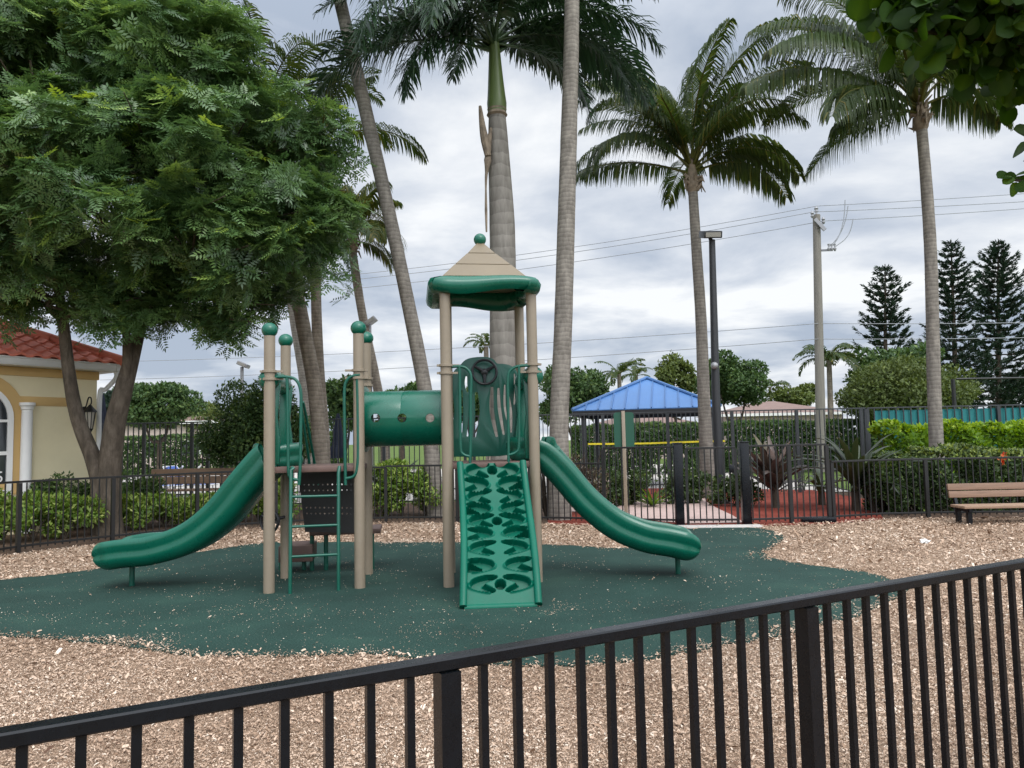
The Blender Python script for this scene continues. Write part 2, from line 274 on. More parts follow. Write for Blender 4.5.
# ------------------------------------------------------------------ building blocks
COL = sc.collection
ORG = {}
def tag(o, label=None, cat=None, group=None, kind=None):
    if label: o['label'] = label
    if cat: o['category'] = cat
    if group: o['group'] = group
    if kind: o['kind'] = kind
    return o
def thing(name, loc, label, cat, group=None):
    o = bpy.data.objects.new(name, None); o.empty_display_size = 0.2
    COL.objects.link(o); o.location = loc; ORG[o.name] = Vector(loc)
    return tag(o, label, cat, group)
def link(name, me, mat, parent=None, loc=None):
    o = bpy.data.objects.new(name, me)
    if mat is not None and len(me.materials) == 0: me.materials.append(mat)
    COL.objects.link(o)
    if parent is not None:
        o.parent = parent; ORG[o.name] = ORG[parent.name]
    else:
        o.location = loc if loc is not None else (0, 0, 0); ORG[o.name] = Vector(o.location)
    return o
class MB:
    def __init__(s): s.v = []; s.f = []
    def add(s, vs, fs):
        k = len(s.v); s.v += [tuple(p) for p in vs]; s.f += [tuple(i + k for i in f) for f in fs]
    def box(s, c, size, rot=None):
        c = Vector(c); hx, hy, hz = (q / 2 for q in size)
        vs = [Vector((x, y, z)) for z in (-hz, hz) for y in (-hy, hy) for x in (-hx, hx)]
        if rot is not None: vs = [rot @ p for p in vs]
        s.add([c + p for p in vs], [(0, 2, 3, 1), (4, 5, 7, 6), (0, 1, 5, 4), (2, 6, 7, 3), (0, 4, 6, 2), (1, 3, 7, 5)]); return s
    def bar(s, a, b, w, h):          # a box from a to b, w wide (sideways), h tall
        a = Vector(a); b = Vector(b); d = b - a; L = d.length; x = d / L
        z = Vector((0, 0, 1)) if abs(x.z) < 0.95 else Vector((0, 1, 0))
        y = z.cross(x).normalized(); z = x.cross(y)
        rot = Matrix((x, y, z)).transposed()
        return s.box((a + b) / 2, (L, w, h), rot)
    def tube(s, pts, r, n=10, caps=True, flat=None):
        pts = [Vector(p) for p in pts]; k = len(pts)
        rs = r if isinstance(r, (list, tuple)) else [r] * k
        rings = []; prev = None
        for i in range(k):
            t = (pts[min(i + 1, k - 1)] - pts[max(i - 1, 0)]).normalized()
            if prev is None:
                ref = Vector((0, 0, 1)) if abs(t.z) < 0.9 else Vector((1, 0, 0))
                u = t.cross(ref).normalized()
            else:
                u = (prev - t * prev.dot(t)).normalized()
            prev = u; w = t.cross(u)
            rings.append([pts[i] + (u * math.cos(2 * math.pi * j / n) + w * math.sin(2 * math.pi * j / n)) * rs[i] for j in range(n)])
        vs = [p for rg in rings for p in rg]; fs = []
        for i in range(k - 1):
            for j in range(n):
                fs.append((i * n + j, i * n + (j + 1) % n, (i + 1) * n + (j + 1) % n, (i + 1) * n + j))
        if caps: fs += [tuple(range(n - 1, -1, -1)), tuple((k - 1) * n + j for j in range(n))]
        s.add(vs, fs); return s
    def lathe(s, c, prof, n=20, axis=None):   # prof: (r, h) along axis from c
        c = Vector(c); ax = Vector(axis).normalized() if axis is not None else Vector((0, 0, 1))
        ref = Vector((1, 0, 0)) if abs(ax.x) < 0.9 else Vector((0, 1, 0))
        u = ax.cross(ref).normalized(); w = ax.cross(u)
        vs = [c + ax * h + (u * math.cos(2 * math.pi * j / n) + w * math.sin(2 * math.pi * j / n)) * r for r, h in prof for j in range(n)]
        fs = []; k = len(prof)
        for i in range(k - 1):
            for j in range(n): fs.append((i * n + j, i * n + (j + 1) % n, (i + 1) * n + (j + 1) % n, (i + 1) * n + j))
        fs += [tuple(range(n - 1, -1, -1)), tuple((k - 1) * n + j for j in range(n))]
        s.add(vs, fs); return s
    def ball(s, c, r, n=20, sq=1.0):
        k = 10; return s.lathe(c, [(max(1e-4, r * math.sin(math.pi * i / k)), -r * sq * math.cos(math.pi * i / k)) for i in range(k + 1)], n)
    def prism(s, poly, o, ux, uy, thick):     # 2D outline in plane (ux, uy) at o, extruded along ux x uy, centred
        o = Vector(o); ux = Vector(ux); uy = Vector(uy); nz = ux.cross(uy).normalized(); n = len(poly)
        vs = [o + ux * x + uy * y - nz * thick / 2 for x, y in poly] + [o + ux * x + uy * y + nz * thick / 2 for x, y in poly]
        fs = [tuple(range(n - 1, -1, -1)), tuple(range(n, 2 * n))] + [(i, (i + 1) % n, n + (i + 1) % n, n + i) for i in range(n)]
        s.add(vs, fs); return s
    def sweep(s, prof, path, sides, ups, caps=True, closed=True):
        n = len(prof); k = len(path)
        vs = [Vector(path[i]) + Vector(sides[i]) * x + Vector(ups[i]) * y for i in range(k) for x, y in (prof[i] if isinstance(prof[0][0], (tuple, list)) else prof)]
        if isinstance(prof[0][0], (tuple, list)): n = len(prof[0])
        fs = []
        for i in range(k - 1):
            for j in range(n): fs.append((i * n + j, i * n + (j + 1) % n, (i + 1) * n + (j + 1) % n, (i + 1) * n + j))
        if caps: fs += [tuple(range(n - 1, -1, -1)), tuple((k - 1) * n + j for j in range(n))]
        s.add(vs, fs); return s
    def mesh(s, name, org):
        me = bpy.data.meshes.new(name); o = Vector(org)
        me.from_pydata([(p[0] - o.x, p[1] - o.y, p[2] - o.z) for p in s.v], [], s.f)
        bm = bmesh.new(); bm.from_mesh(me); bmesh.ops.recalc_face_normals(bm, faces=bm.faces); bm.to_mesh(me); bm.free()
        return me
    def build(s, name, mat, parent=None, loc=None, smooth=40, bevel=0.0, seg=2, cut=None):
        org = ORG[parent.name] if parent is not None else Vector(loc if loc is not None else (0, 0, 0))
        me = s.mesh(name, org)
        if cut is not None or bevel:
            me = bake(me, cut.mesh('cutter', org) if cut is not None else None, bevel, seg); me.name = name
        if smooth:
            me.shade_smooth(); me.set_sharp_from_angle(angle=R(smooth))
        return link(name, me, mat, parent, loc)
def bake(me, cutme, bevel, seg):
    o = bpy.data.objects.new('work', me); COL.objects.link(o); c = None
    if cutme is not None:
        c = bpy.data.objects.new('cutter', cutme); COL.objects.link(c)
        md = o.modifiers.new('b', 'BOOLEAN'); md.operation = 'DIFFERENCE'; md.object = c; md.solver = 'EXACT'
    if bevel:
        md = o.modifiers.new('v', 'BEVEL'); md.width = bevel; md.segments = seg; md.limit_method = 'ANGLE'; md.angle_limit = R(40)
    dg = bpy.context.evaluated_depsgraph_get(); dg.update()
    out = bpy.data.meshes.new_from_object(o.evaluated_get(dg))
    bpy.data.objects.remove(o)
    if c is not None: bpy.data.objects.remove(c)
    return out
def sheet(name, pts, z, mat, kind='structure', parent=None):
    me = bpy.data.meshes.new(name); me.from_pydata([(p[0], p[1], z) for p in pts], [], [tuple(range(len(pts)))])
    bm = bmesh.new(); bm.from_mesh(me)
    for f in bm.faces:
        if f.normal.z < 0: f.normal_flip()
    bmesh.ops.triangulate(bm, faces=bm.faces); bm.to_mesh(me); bm.free()
    o = link(name, me, mat); tag(o, kind=kind); return o
def npmesh(name, V, F, tone=None, org=(0, 0, 0)):
    """V (n,3), F (m,k) all faces the same size"""
    me = bpy.data.meshes.new(name); n = len(V); mm, k = F.shape
    me.vertices.add(n); me.vertices.foreach_set('co', (V - np.asarray(org)).astype(np.float32).ravel())
    me.loops.add(mm * k); me.loops.foreach_set('vertex_index', F.astype(np.int32).ravel())
    me.polygons.add(mm); me.polygons.foreach_set('loop_start', (np.arange(mm) * k).astype(np.int32))
    me.polygons.foreach_set('loop_total', np.full(mm, k, np.int32))
    if tone is not None:
        a = me.attributes.new('tone', 'FLOAT', 'POINT'); a.data.foreach_set('value', np.clip(tone, 0, 1).astype(np.float32))
    me.update(calc_edges=True); me.validate(); return me
def bez(p0, p1, p2, p3, n):
    p0, p1, p2, p3 = map(Vector, (p0, p1, p2, p3)); r = []
    for i in range(n + 1):
        t = i / n; r.append(p0 * (1 - t) ** 3 + p1 * 3 * t * (1 - t) ** 2 + p2 * 3 * t * t * (1 - t) + p3 * t ** 3)
    return r
def spline(pts, sub=6):
    P = [Vector(p) for p in pts]; out = []
    for i in range(len(P) - 1):
        a = P[max(i - 1, 0)]; b = P[i]; c = P[i + 1]; d = P[min(i + 2, len(P) - 1)]
        for k in range(sub):
            t = k / sub
            out.append(0.5 * ((2 * b) + (c - a) * t + (2 * a - 5 * b + 4 * c - d) * t * t + (3 * b - a - 3 * c + d) * t ** 3))
    out.append(P[-1]); return out
def lerpl(vals, n):
    k = len(vals) - 1; r = []
    for i in range(n):
        t = i / (n - 1) * k; j = min(int(t), k - 1); r.append(vals[j] + (vals[j + 1] - vals[j]) * (t - j))
    return r
# ------------------------------------------------------------------ foliage helpers
def unit(n):
    v = RNG.normal(size=(n, 3)); return v / np.linalg.norm(v, axis=1, keepdims=True)
def norm(v): return v / np.maximum(1e-9, np.linalg.norm(v, axis=1, keepdims=True))
def leaves(P, D, N, L, Wd, fold=0.15):
    """diamond leaves at P along D, facing about N; L, Wd arrays"""
    D = norm(D); S = norm(np.cross(D, N)); U = np.cross(S, D); n = len(P)
    L = np.broadcast_to(np.asarray(L, float).reshape(-1, 1), (n, 1)); Wd = np.broadcast_to(np.asarray(Wd, float).reshape(-1, 1), (n, 1))
    V = np.empty((n, 4, 3))
    V[:, 0] = P; V[:, 1] = P + D * L * 0.45 + S * Wd * 0.5 + U * Wd * fold
    V[:, 2] = P + D * L - U * L * 0.12; V[:, 3] = P + D * L * 0.45 - S * Wd * 0.5 + U * Wd * fold
    return V.reshape(-1, 3), np.arange(n * 4).reshape(n, 4)
def blob_points(blobs, n, inner=0.35, up_bias=0.0):
    """points near the surface of a set of ellipsoids (cx,cy,cz,rx,ry,rz), with outward normals"""
    B = np.array(blobs, float); w = (B[:, 3] * B[:, 4] * B[:, 5]) ** (2 / 3); w /= w.sum()
    idx = RNG.choice(len(B), n, p=w); u = unit(n)
    if up_bias: u[:, 2] = u[:, 2] + up_bias; u = norm(u)
    r = 1 - np.abs(RNG.normal(0, inner, n)); r = np.clip(r, 0.05, 1) + RNG.normal(0, 0.05, n)
    P = B[idx, :3] + u * B[idx, 3:6] * r[:, None]
    return P, norm(u / B[idx, 3:6]), r
def clumpy(P, scale, keep, seed):
    """drop points in gaps of a coarse random field, so that the mass has holes"""
    rg = np.random.default_rng(seed); K = rg.normal(size=(6, 3)) / scale; ph = rg.uniform(0, 6.28, 6)
    f = np.sin(P @ K.T + ph).sum(1); return f > np.quantile(f, 1 - keep)
def leaf_crown(name, mat, parent, blobs, n, L, Wd, inner=0.3, keep=0.85, gap=0.5, seed=1, droop=0.0, up=0.35, tone_mu=0.5, tops=0.0):
    P, N, r = blob_points(blobs, n, inner)
    k = clumpy(P, gap, keep, seed); P, N, r = P[k], N[k], r[k]; n = len(P)
    D = norm(N * 0.7 + unit(n) * 0.9 + np.array([0, 0, up - droop]))
    Nn = norm(N + unit(n) * 0.6 + np.array([0, 0, 0.6]))
    s = RNG.uniform(0.7, 1.3, n)
    V, F = leaves(P, D, Nn, L * s, Wd * s)
    tone = np.clip(RNG.normal(tone_mu, 0.2, n), 0, 1)
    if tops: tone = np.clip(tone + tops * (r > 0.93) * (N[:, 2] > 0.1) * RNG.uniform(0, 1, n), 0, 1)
    me = npmesh(name, V, F, np.repeat(tone, 4), ORG[parent.name] if parent is not None else (0, 0, 0))
    return link(name, me, mat, parent)
def limb(mb, pts, r0, r1, n=9, sub=5, wob=0.0):
    p = spline(pts, sub)
    if wob: p = [q + Vector((random.uniform(-wob, wob), random.uniform(-wob, wob), 0)) if 0 < i < len(p) - 1 else q for i, q in enumerate(p)]
    mb.tube(p, lerpl([r0, r1], len(p)), n); return p
# ------------------------------------------------------------------ ground
sheet('ground', [(-600, -60), (600, -60), (600, 900), (-600, 900)], -0.05, M['grass'])
EDGE = [(-330, 585), (-120, 572), (0, 556), (82, 546), (172, 537), (230, 530), (300, 525), (385, 523), (440, 523), (500, 523), (560, 524), (605, 525), (680, 527), (747, 526), (830, 523), (880, 519), (950, 518), (1024, 518), (1200, 516), (1500, 514)]
EP = [G(*p) for p in EDGE]
dirt_pts = [(p.x, p.y - .25) for p in EP[0:13]] + [(EP[12].x, 20.5), (-14, 20.5)]
sheet('dirt_bed', dirt_pts, -0.016, M['dirt'])
mp = [(-12, -4), (-16, 4)] + [(p.x, p.y) for p in EP] + [(16, -4)]
sheet('wood_chip_bed', mp, 0.0, M['mulch'])
red = [G(548, 523.5), G(600, 526), G(680, 528), G(747, 527), G(830, 524), G(884, 519.8), G(870, 500), G(812, 490), G(690, 488), G(600, 489), G(545, 500)]
sheet('red_mulch_bed', red, 0.005, M['red_mulch'])
sheet('dark_bed', [(EP[15].x + .05, EP[15].y - .05)] + [(p.x, p.y) for p in EP[16:20]] + [(26, 20.8), (5.2, 20.8), (6.2, 17)], -0.006, M['dirt'])
sheet('pool_deck', [(-40, 21.3), (9.5, 21.3), (9.5, 45.5), (-40, 45.5)], -0.02, M['pool_deck'])
path = [G(688, 524), G(744, 523), G(733, 516), G(716, 508), G(706, 502), G(706, 499), G(640, 499), G(560, 503), G(540, 510), G(590, 513), G(640, 520)]
sheet('paver_path', path, 0.012, M['paver'])
b = MB(); a0, a1 = G(655, 528), G(762, 527)
b.bar(a0 + Vector((0, .0, .005)), a1 + Vector((0, .0, .005)), .34, .05)
tag(b.build('gate_sill', M['concrete'], None, bevel=.01), kind='structure')
RUB = [(0, 637), (75, 642), (135, 649), (200, 657), (245, 656), (310, 657), (365, 655), (440, 662), (512, 667), (577, 666), (652, 660), (712, 648), (762, 640), (822, 626), (872, 611), (908, 592), (884, 578), (852, 571), (792, 563), (764, 555), (782, 541), (777, 533), (747, 528), (697, 529), (655, 533), (630, 548), (560, 546), (445, 543), (300, 543), (250, 545), (95, 570), (0, 581), (-80, 592), (-110, 608), (-70, 628)]
rp = [G(*p) for p in RUB]; rp = spline(rp + [rp[0]], 8)[:-1]
rj = [(p.x + random.gauss(0, .018), p.y + random.gauss(0, .018)) for p in rp]
me = bpy.data.meshes.new('rubber_surface'); n = len(rj)
me.from_pydata([(x, y, 0.014) for x, y in rj] + [(x, y, -0.01) for x, y in rj], [], [tuple(range(n))] + [(i, (i + 1) % n, n + (i + 1) % n, n + i) for i in range(n)])
bm = bmesh.new(); bm.from_mesh(me); bmesh.ops.recalc_face_normals(bm, faces=bm.faces); bmesh.ops.triangulate(bm, faces=bm.faces); bm.to_mesh(me); bm.free()
tag(link('rubber_surface', me, M['rubber']), kind='structure')
# loose wood chips
RP = np.array(rj)
def sdist(P):
    A = RP; Bp = np.roll(RP, -1, 0); d = np.full(len(P), 1e9); ins = np.zeros(len(P), bool)
    for a, c in zip(A, Bp):
        ab = c - a; t = np.clip(((P - a) @ ab) / (ab @ ab + 1e-12), 0, 1)
        d = np.minimum(d, np.linalg.norm(P - (a + t[:, None] * ab), axis=1))
        cr = ((a[1] > P[:, 1]) != (c[1] > P[:, 1])) & (P[:, 0] < (c[0] - a[0]) * (P[:, 1] - a[1]) / (c[1] - a[1] + 1e-12) + a[0]); ins ^= cr
    return np.where(ins, -d, d)
EX = np.array([(p.x, p.y) for p in EP])
def chips(n, ylo, yhi, smul, power):
    u = RNG.uniform(0, 1, n); Y = (ylo ** (1 - power) + u * (yhi ** (1 - power) - ylo ** (1 - power))) ** (1 / (1 - power))
    X = RNG.uniform(-1, 1, n) * (0.86 * Y + 1.3); P = np.stack([X, Y], 1)
    P = P[(Y < np.interp(X, EX[:, 0], EX[:, 1]) + .05)]
    s = sdist(P); blot = np.sin(P[:, 0] * 2.3 + 1.1 * np.sin(P[:, 1] * 1.9)) * np.sin(P[:, 1] * 2.7 + .8 * np.sin(P[:, 0] * 3.1))
    pr = np.where(s > 0, 1.0, np.exp(s / (0.045 + .12 * (blot > .3))) * .75 + 0.03 + 0.12 * (blot > .6) * (np.sin(P[:, 0] * 9.1) * np.sin(P[:, 1] * 8.3) > -.2))
    k = RNG.uniform(0, 1, len(P)) < pr; P = P[k]; s = s[k]; n = len(P)
    yaw = RNG.uniform(0, 6.283, n); tilt = RNG.normal(0, 0.32, n)
    D = np.stack([np.cos(yaw) * np.cos(tilt), np.sin(yaw) * np.cos(tilt), np.sin(tilt)], 1)
    roll = RNG.normal(0, .35, n)
    Nn = norm(np.stack([RNG.normal(0, .3, n), RNG.normal(0, .3, n), np.ones(n)], 1))
    small = np.where(s < -.2, .5, 1.0)
    L = RNG.lognormal(0, .45, n) * (.0017 * P[:, 1] + .0030) * small; Wd = L * RNG.uniform(.25, .6, n)
    z = np.where(s > 0, RNG.uniform(.002, .018, n), RNG.uniform(.017, .022, n))
    S = norm(np.cross(D, Nn)); U = np.cross(S, D); th = .003 * smul
    C = np.concatenate([P, z[:, None] + np.abs(np.sin(tilt))[:, None] * L[:, None] / 2], 1)
    V = np.empty((n, 6, 3)); hl = (L / 2)[:, None]; hw = (Wd / 2)[:, None]
    V[:, 0] = C - D * hl - S * hw * .8; V[:, 1] = C - D * hl * .9 + S * hw; V[:, 2] = C + U * th + S * hw * .9
    V[:, 3] = C + D * hl + S * hw * .6; V[:, 4] = C + D * hl * .9 - S * hw; V[:, 5] = C + U * th - S * hw
    base = (np.arange(n) * 6)[:, None]
    F = np.concatenate([base + np.array([0, 1, 2, 5]), base + np.array([5, 2, 3, 4])], 0)
    patch = np.sin(P[:, 0] * 1.7 + 2 * np.sin(P[:, 1] * .9)) * np.sin(P[:, 1] * 1.3 + 1.5 * np.sin(P[:, 0] * .7)); tone = np.clip(RNG.normal(.52, .25, n) + .17 * patch + (s < -.3) * .1, 0, 1)
    return V.reshape(-1, 3), F, np.repeat(tone, 6)
V1, F1, T1 = chips(720000, 1.2, 7.5, 1.0, .9)
V2, F2, T2 = chips(240000, 7.0, 16.5, 1.4, 0.6)
me = npmesh('wood_chips', np.concatenate([V1, V2]), np.concatenate([F1, F2 + len(V1)]), np.concatenate([T1, T2]))
tag(link('wood_chips', me, M['chip']), 'loose tan wood chips covering the playground bed and the rubber edge', 'wood chips', kind='stuff')

# ------------------------------------------------------------------ fences
def resample(pts, step):
    P = [Vector((p[0], p[1], 0)) for p in pts]; segs = [(P[i + 1] - P[i]).length for i in range(len(P) - 1)]; T = sum(segs)
    n = max(1, round(T / step)); out = []
    for k in range(n + 1):
        d = T * k / n; i = 0
        while i < len(segs) - 1 and d > segs[i]: d -= segs[i]; i += 1
        t = (P[i + 1] - P[i]).normalized(); out.append((P[i] + t * d, math.atan2(t.y, t.x)))
    return out
def fence(name, label, cat, pts, top, step, every, pk=.02, post=.055, rail=(.035, .035), mat='fence', low=.09, group=None, z0=0.0, postup=.0, first=True, last=True, posts=None):
    q = resample(pts, step); o = q[0][0] + Vector((0, 0, z0)); t = thing(name, o, label, cat, group); mt = M[mat]
    for nm, zz in (('top_rail', top - rail[1] / 2), ('bottom_rail', low)):
        path = [Vector((p.x, p.y, z0 + zz)) for p, a in q]; path = [path[0]] + path[1:-1:2] + [path[-1]]
        sd = []
        for i in range(len(path)):
            d = (path[min(i + 1, len(path) - 1)] - path[max(i - 1, 0)]); d.z = 0; sd.append(Vector((-d.y, d.x, 0)).normalized())
        w, h = rail; c = .004
        pr = [(-w/2 + c, -h/2), (w/2 - c, -h/2), (w/2, -h/2 + c), (w/2, h/2 - c), (w/2 - c, h/2), (-w/2 + c, h/2), (-w/2, h/2 - c), (-w/2, -h/2 + c)]
        MB().sweep(pr, path, sd, [Vector((0, 0, 1))] * len(path)).build(nm, mt, t, smooth=30)
    pm = MB().box((0, 0, (top - rail[1] + low) / 2 + .02), (pk, pk, top - rail[1] - low + .08)).mesh('picket', (0, 0, 0)); pm.materials.append(mt)
    pm = MB().box((0, 0, (top - rail[1] - .002) / 2 + .02), (pk, pk, top - rail[1] - .044)).mesh('picket', (0, 0, 0)); pm.materials.append(mt)
    qm = MB().box((0, 0, (top - rail[1] - .003 + postup) / 2), (post, post, top - rail[1] - .003 + postup)).mesh('post', (0, 0, 0)); qm.materials.append(mt)
    for i, (p, a) in enumerate(q):
        ispost = i % every == 0 or (i == len(q) - 1)
        if posts is not None: ispost = i in posts
        if (i == 0 and not first) or (i == len(q) - 1 and not last): ispost = False
        c = bpy.data.objects.new('post' if ispost else 'picket', qm if ispost else pm); COL.objects.link(c)
        c.parent = t; c.location = Vector((p.x, p.y, z0)) - o; c.rotation_euler = (0, 0, a)
    return t
# foreground rail fence
def fl(x): return (x, 1.911 + .544 * x)
sx = 1.062 / 13; xs0 = -.166 - sx * 39; xs1 = -.166 + sx * 52
fence('railing_fence', 'black metal railing fence running across the near edge of the wood chips', 'fence', [fl(xs0), fl(xs1)], 1.1, sx * 1.1384, 13, pk=.019, post=.05, rail=(.046, .030), posts=(0, 23, 39, 52, 68, 84))
# playground back fence: curved low run, tall gate section, right run
lp = [G(-60, 568), G(0, 555), Vector((-7.3, 12.9, 0)), Vector((-6.26, 14.05, 0)), Vector((-5.45, 14.75, 0)), Vector((-4.3, 15.3, 0)), Vector((-2.6, 15.5, 0)), Vector((-1.3, 15.3, 0)), Vector((.3, 14.95, 0)), Vector((.95, 14.75, 0)), G(605, 523.5)]
lps = spline(lp, 5)
cut = 22
fence('low_fence', 'low black picket fence curving past the tree trunk and shrubs', 'fence', lps[:31], 1.12, .113, 13, pk=.017, post=.06, mat='fence_back')
fence('low_fence', 'low black picket fence seen under the tunnel and beside the tall gate section', 'fence', lps[30:], 1.14, .113, 13, pk=.017, post=.06, mat='fence_back', first=False)
TG = [G(605, 523.5), G(680, 525), G(747, 524.5), G(830, 522)]
fence('tall_fence', 'tall black fence section left of the gate beside the right slide', 'fence', [TG[0], TG[1]], 1.43, .115, 40, pk=.02, post=.065, mat='fence_back', last=False)
fence('tall_fence', 'tall black fence section right of the gate in front of the purple plant', 'fence', [TG[2], TG[3]], 1.42, .115, 7, pk=.02, post=.065, mat='fence_back', first=False)
g0, g1 = TG[1], TG[2]; d = (g1 - g0).normalized()
gt = fence('metal_gate', 'black metal gate between two thick posts leading to the path', 'gate', [g0 + d * .15, g1 - d * .15], 1.40, .115, 40, pk=.02, post=.045, mat='fence_back')
MB().box(g1 - d * .24 + Vector((0, -.04, 1.0)), (.09, .03, .14)).build('latch', M['fence'], gt, bevel=.005)
for g, lb in ((g0, 'thick black gate post left of the gate at the end of the right slide'), (g1, 'thick black gate post right of the gate beside the purple plant')):
    t = thing('gate_post', g, lb, 'gate post', 'gate posts')
    MB().box(g + Vector((0, 0, .73)), (.15, .15, 1.46)).build('shaft', M['fence'], t, bevel=.006)
    MB().box(g + Vector((0, 0, 1.475)), (.165, .165, .026)).build('cap', M['fence'], t, bevel=.006)
e = G(822, 522.5)
t = thing('parking_stop', e, 'black bar lying on the wood chips at the foot of the fence', 'bar')
MB().bar(G(801, 522.5) + Vector((0, 0, .05)), G(836, 522.3) + Vector((0, 0, .05)), .14, .1).build('bar', M['fence'], t, bevel=.02)
rpnt = [G(834, 521.5), G(880, 518.5), G(950, 517), G(1024, 516.5), G(1200, 515), G(1330, 514)]
fence('low_fence', 'low black picket fence behind the bench on the right', 'fence', rpnt, 1.1, .122, 16, pk=.018, post=.065, mat='fence_back')
# pool fence
PY = 21.0
fence('pool_fence', 'tall grey picket pool fence beyond the bench under the spreading tree', 'fence', [(W(96, 440, PY).x, PY), (W(208, 440, PY).x, PY)], 2.29, .15, 9, pk=.026, post=.08, mat='pool_fence', low=.3)
fence('pool_fence', 'tall dark pool fence seen behind the play structure decks and ladder', 'fence', [(W(222, 440, PY).x, PY), (W(470, 440, PY).x, PY)], 2.29, .14, 16, pk=.024, post=.08, mat='pool_fence', low=.3)
fence('pool_fence', 'tall dark pool fence in front of the blue roofed cabana', 'fence', [(W(474, 440, PY).x, PY), (W(867, 440, PY).x, PY)], 2.29, .127, 14, pk=.022, post=.08, mat='pool_fence', low=.3)
tf = fence('pool_fence', 'tall dark fence with teal screen behind the bright hedge', 'fence', [(W(868.5, 440, PY).x, PY), (W(1110, 440, PY).x, PY)], 2.29, .2, 18, pk=.026, post=.09, mat='pool_fence', low=.3)
x0, x1 = W(877, 440, PY).x, W(1108, 440, PY).x; nb = 60
vs = []; 
for i in range(nb + 1):
    x = x0 + (x1 - x0) * i / nb; y = PY + .05 + .018 * math.sin(i * 2.1) ; vs += [(x, y, .25), (x, y + .01 * math.sin(i), 2.2), (x, y + .006, .25), (x, y + .006 + .01 * math.sin(i), 2.2)]
mb = MB(); mb.add(vs, [(4*i, 4*i+4, 4*i+5, 4*i+1) for i in range(nb)] + [(4*i+2, 4*i+3, 4*i+7, 4*i+6) for i in range(nb)] + [(4*i+1, 4*i+5, 4*i+7, 4*i+3) for i in range(nb)])
mb.build('screen', M['teal'], tf)
b = MB(); p = [W(588, 444, PY - .03), W(640, 443.5, PY - .03), W(702, 441.5, PY - .03), W(725, 441, PY - .03)]
tp = spline(p, 6); b.sweep([(-.024, -.002), (.024, -.002), (.024, .002), (-.024, .002)], tp, [Vector((0, 0, 1))] * len(tp), [Vector((0, -1, 0))] * len(tp))
tag(b.build('caution_tape', M['yellow'], None, loc=tp[0], smooth=0), 'yellow caution tape strung along the tall pool fence', 'tape')
# court fence far right
t = thing('court_fence', W(956, 430, 27) , 'tall dark court fence post and rail in front of the conifers', 'fence'); ORG[t.name] = Vector(t.location)
z1 = W(956, 379, 27).z
for px in (956, 1060): q = W(px, 430, 27); MB().tube([(q.x, 27, -.05), (q.x, 27, z1)], .07, 10).build('post', M['fence_back'], t)
MB().tube([W(956, 379, 27), W(1140, 376, 27)], .035, 8).build('top_rail', M['fence_back'], t)

# ------------------------------------------------------------------ clubhouse
ua = Vector((.524, .852, 0)).normalized(); un = Vector((ua.y, -ua.x, 0)); E1 = Vector((-8.34, 16.3, 0)); OV = .38
C0 = E1 - un * OV - ua * OV
def B(u, v, w): return C0 + ua * u + un * v + Vector((0, 0, w))
rotB = Matrix((ua, -un, Vector((0, 0, 1)))).transposed()
hs = thing('clubhouse', C0, 'cream stucco building with red tiled hip roof and arched window', 'building')
LW = 9.0
def bbox(u0, u1, v0, v1, w0, w1): return MB().box((B((u0 + u1) / 2, (v0 + v1) / 2, (w0 + w1) / 2)), (u1 - u0, v1 - v0, w1 - w0), rotB)
EZ = 3.36
bbox(-LW, 0, -8, 0, -.05, EZ - .12).build('wall', M['stucco'], hs)
fr = bbox(-LW, .03, -8, .03, 3.06, EZ - .13).build('frieze', M['stucco_trim'], hs)
bbox(-1.60, -.36 + .0, -.02, .022, 2.48, 2.66).build('trim_band', M['stucco_trim'], hs, bevel=.008)
bbox(-LW, OV - .05, -8, OV - .05, EZ - .125, EZ - .1).build('soffit', M['white'], hs)
g = MB()
prof = [(0, 0), (.13, .0), (.15, .03), (.15, .12), (.17, .135), (.17, .16), (0, .16)]
for (A, Bp, sd) in ((B(-LW, OV - .17, EZ - .12), B(OV + .0, OV - .17, EZ - .12), un),):
    g.sweep(prof, [A, Bp], [sd, sd], [Vector((0, 0, 1))] * 2)
g.build('gutter', M['gutter'], hs)
MB().sweep(prof, [B(OV - .17, OV, EZ - .121), B(OV - .17, -8, EZ - .121)], [ua, ua], [Vector((0, 0, 1))] * 2).build('gutter', M['gutter'], hs)
MB().tube(spline([B(OV - .12, OV - .12, EZ - .12), B(OV - .12, OV - .12, EZ - .26), B(.12, .12, EZ - .5), B(.02, .08, EZ - .62), B(.02, .08, 1.5), B(.02, .08, .1)], 5), .05, 8).build('downspout', M['gutter'], hs)
# barrel tile roof face (front) clipped at the hip
pit = .47
def roofpt(u, s, lift): return B(u, OV - s, EZ + .05 + s * pit + lift)
mb = MB(); du, ds = .05, .27; U0 = -9.0; S1 = 3.9
nu = int((OV - U0) / du); nsr = int(S1 / ds)
for r_ in range(nsr):
    for part in range(2):
        pass
    s0 = r_ * ds; s1 = s0 + ds + .03
    umax = OV - s0 + .02
    k = int((umax - U0) / du); vs = []
    for i in range(k + 1):
        u = U0 + i * du; ph = (u / .30) % 1; hgt = .045 * math.sin(math.pi * ph / .62) if ph < .62 else -.012
        vs += [tuple(roofpt(u, s0 - .02, .045 + hgt)), tuple(roofpt(u, s0 - .02, .0 + hgt * .8)), tuple(roofpt(min(u, OV - s1 + .1) , s1, hgt))]
    mb.add(vs, [(3*i, 3*i+3, 3*i+5, 3*i+2) for i in range(k)] + [(3*i+1, 3*i+4, 3*i+3, 3*i) for i in range(k)])
rf = mb.build('roof', M['tile'], hs, smooth=50)
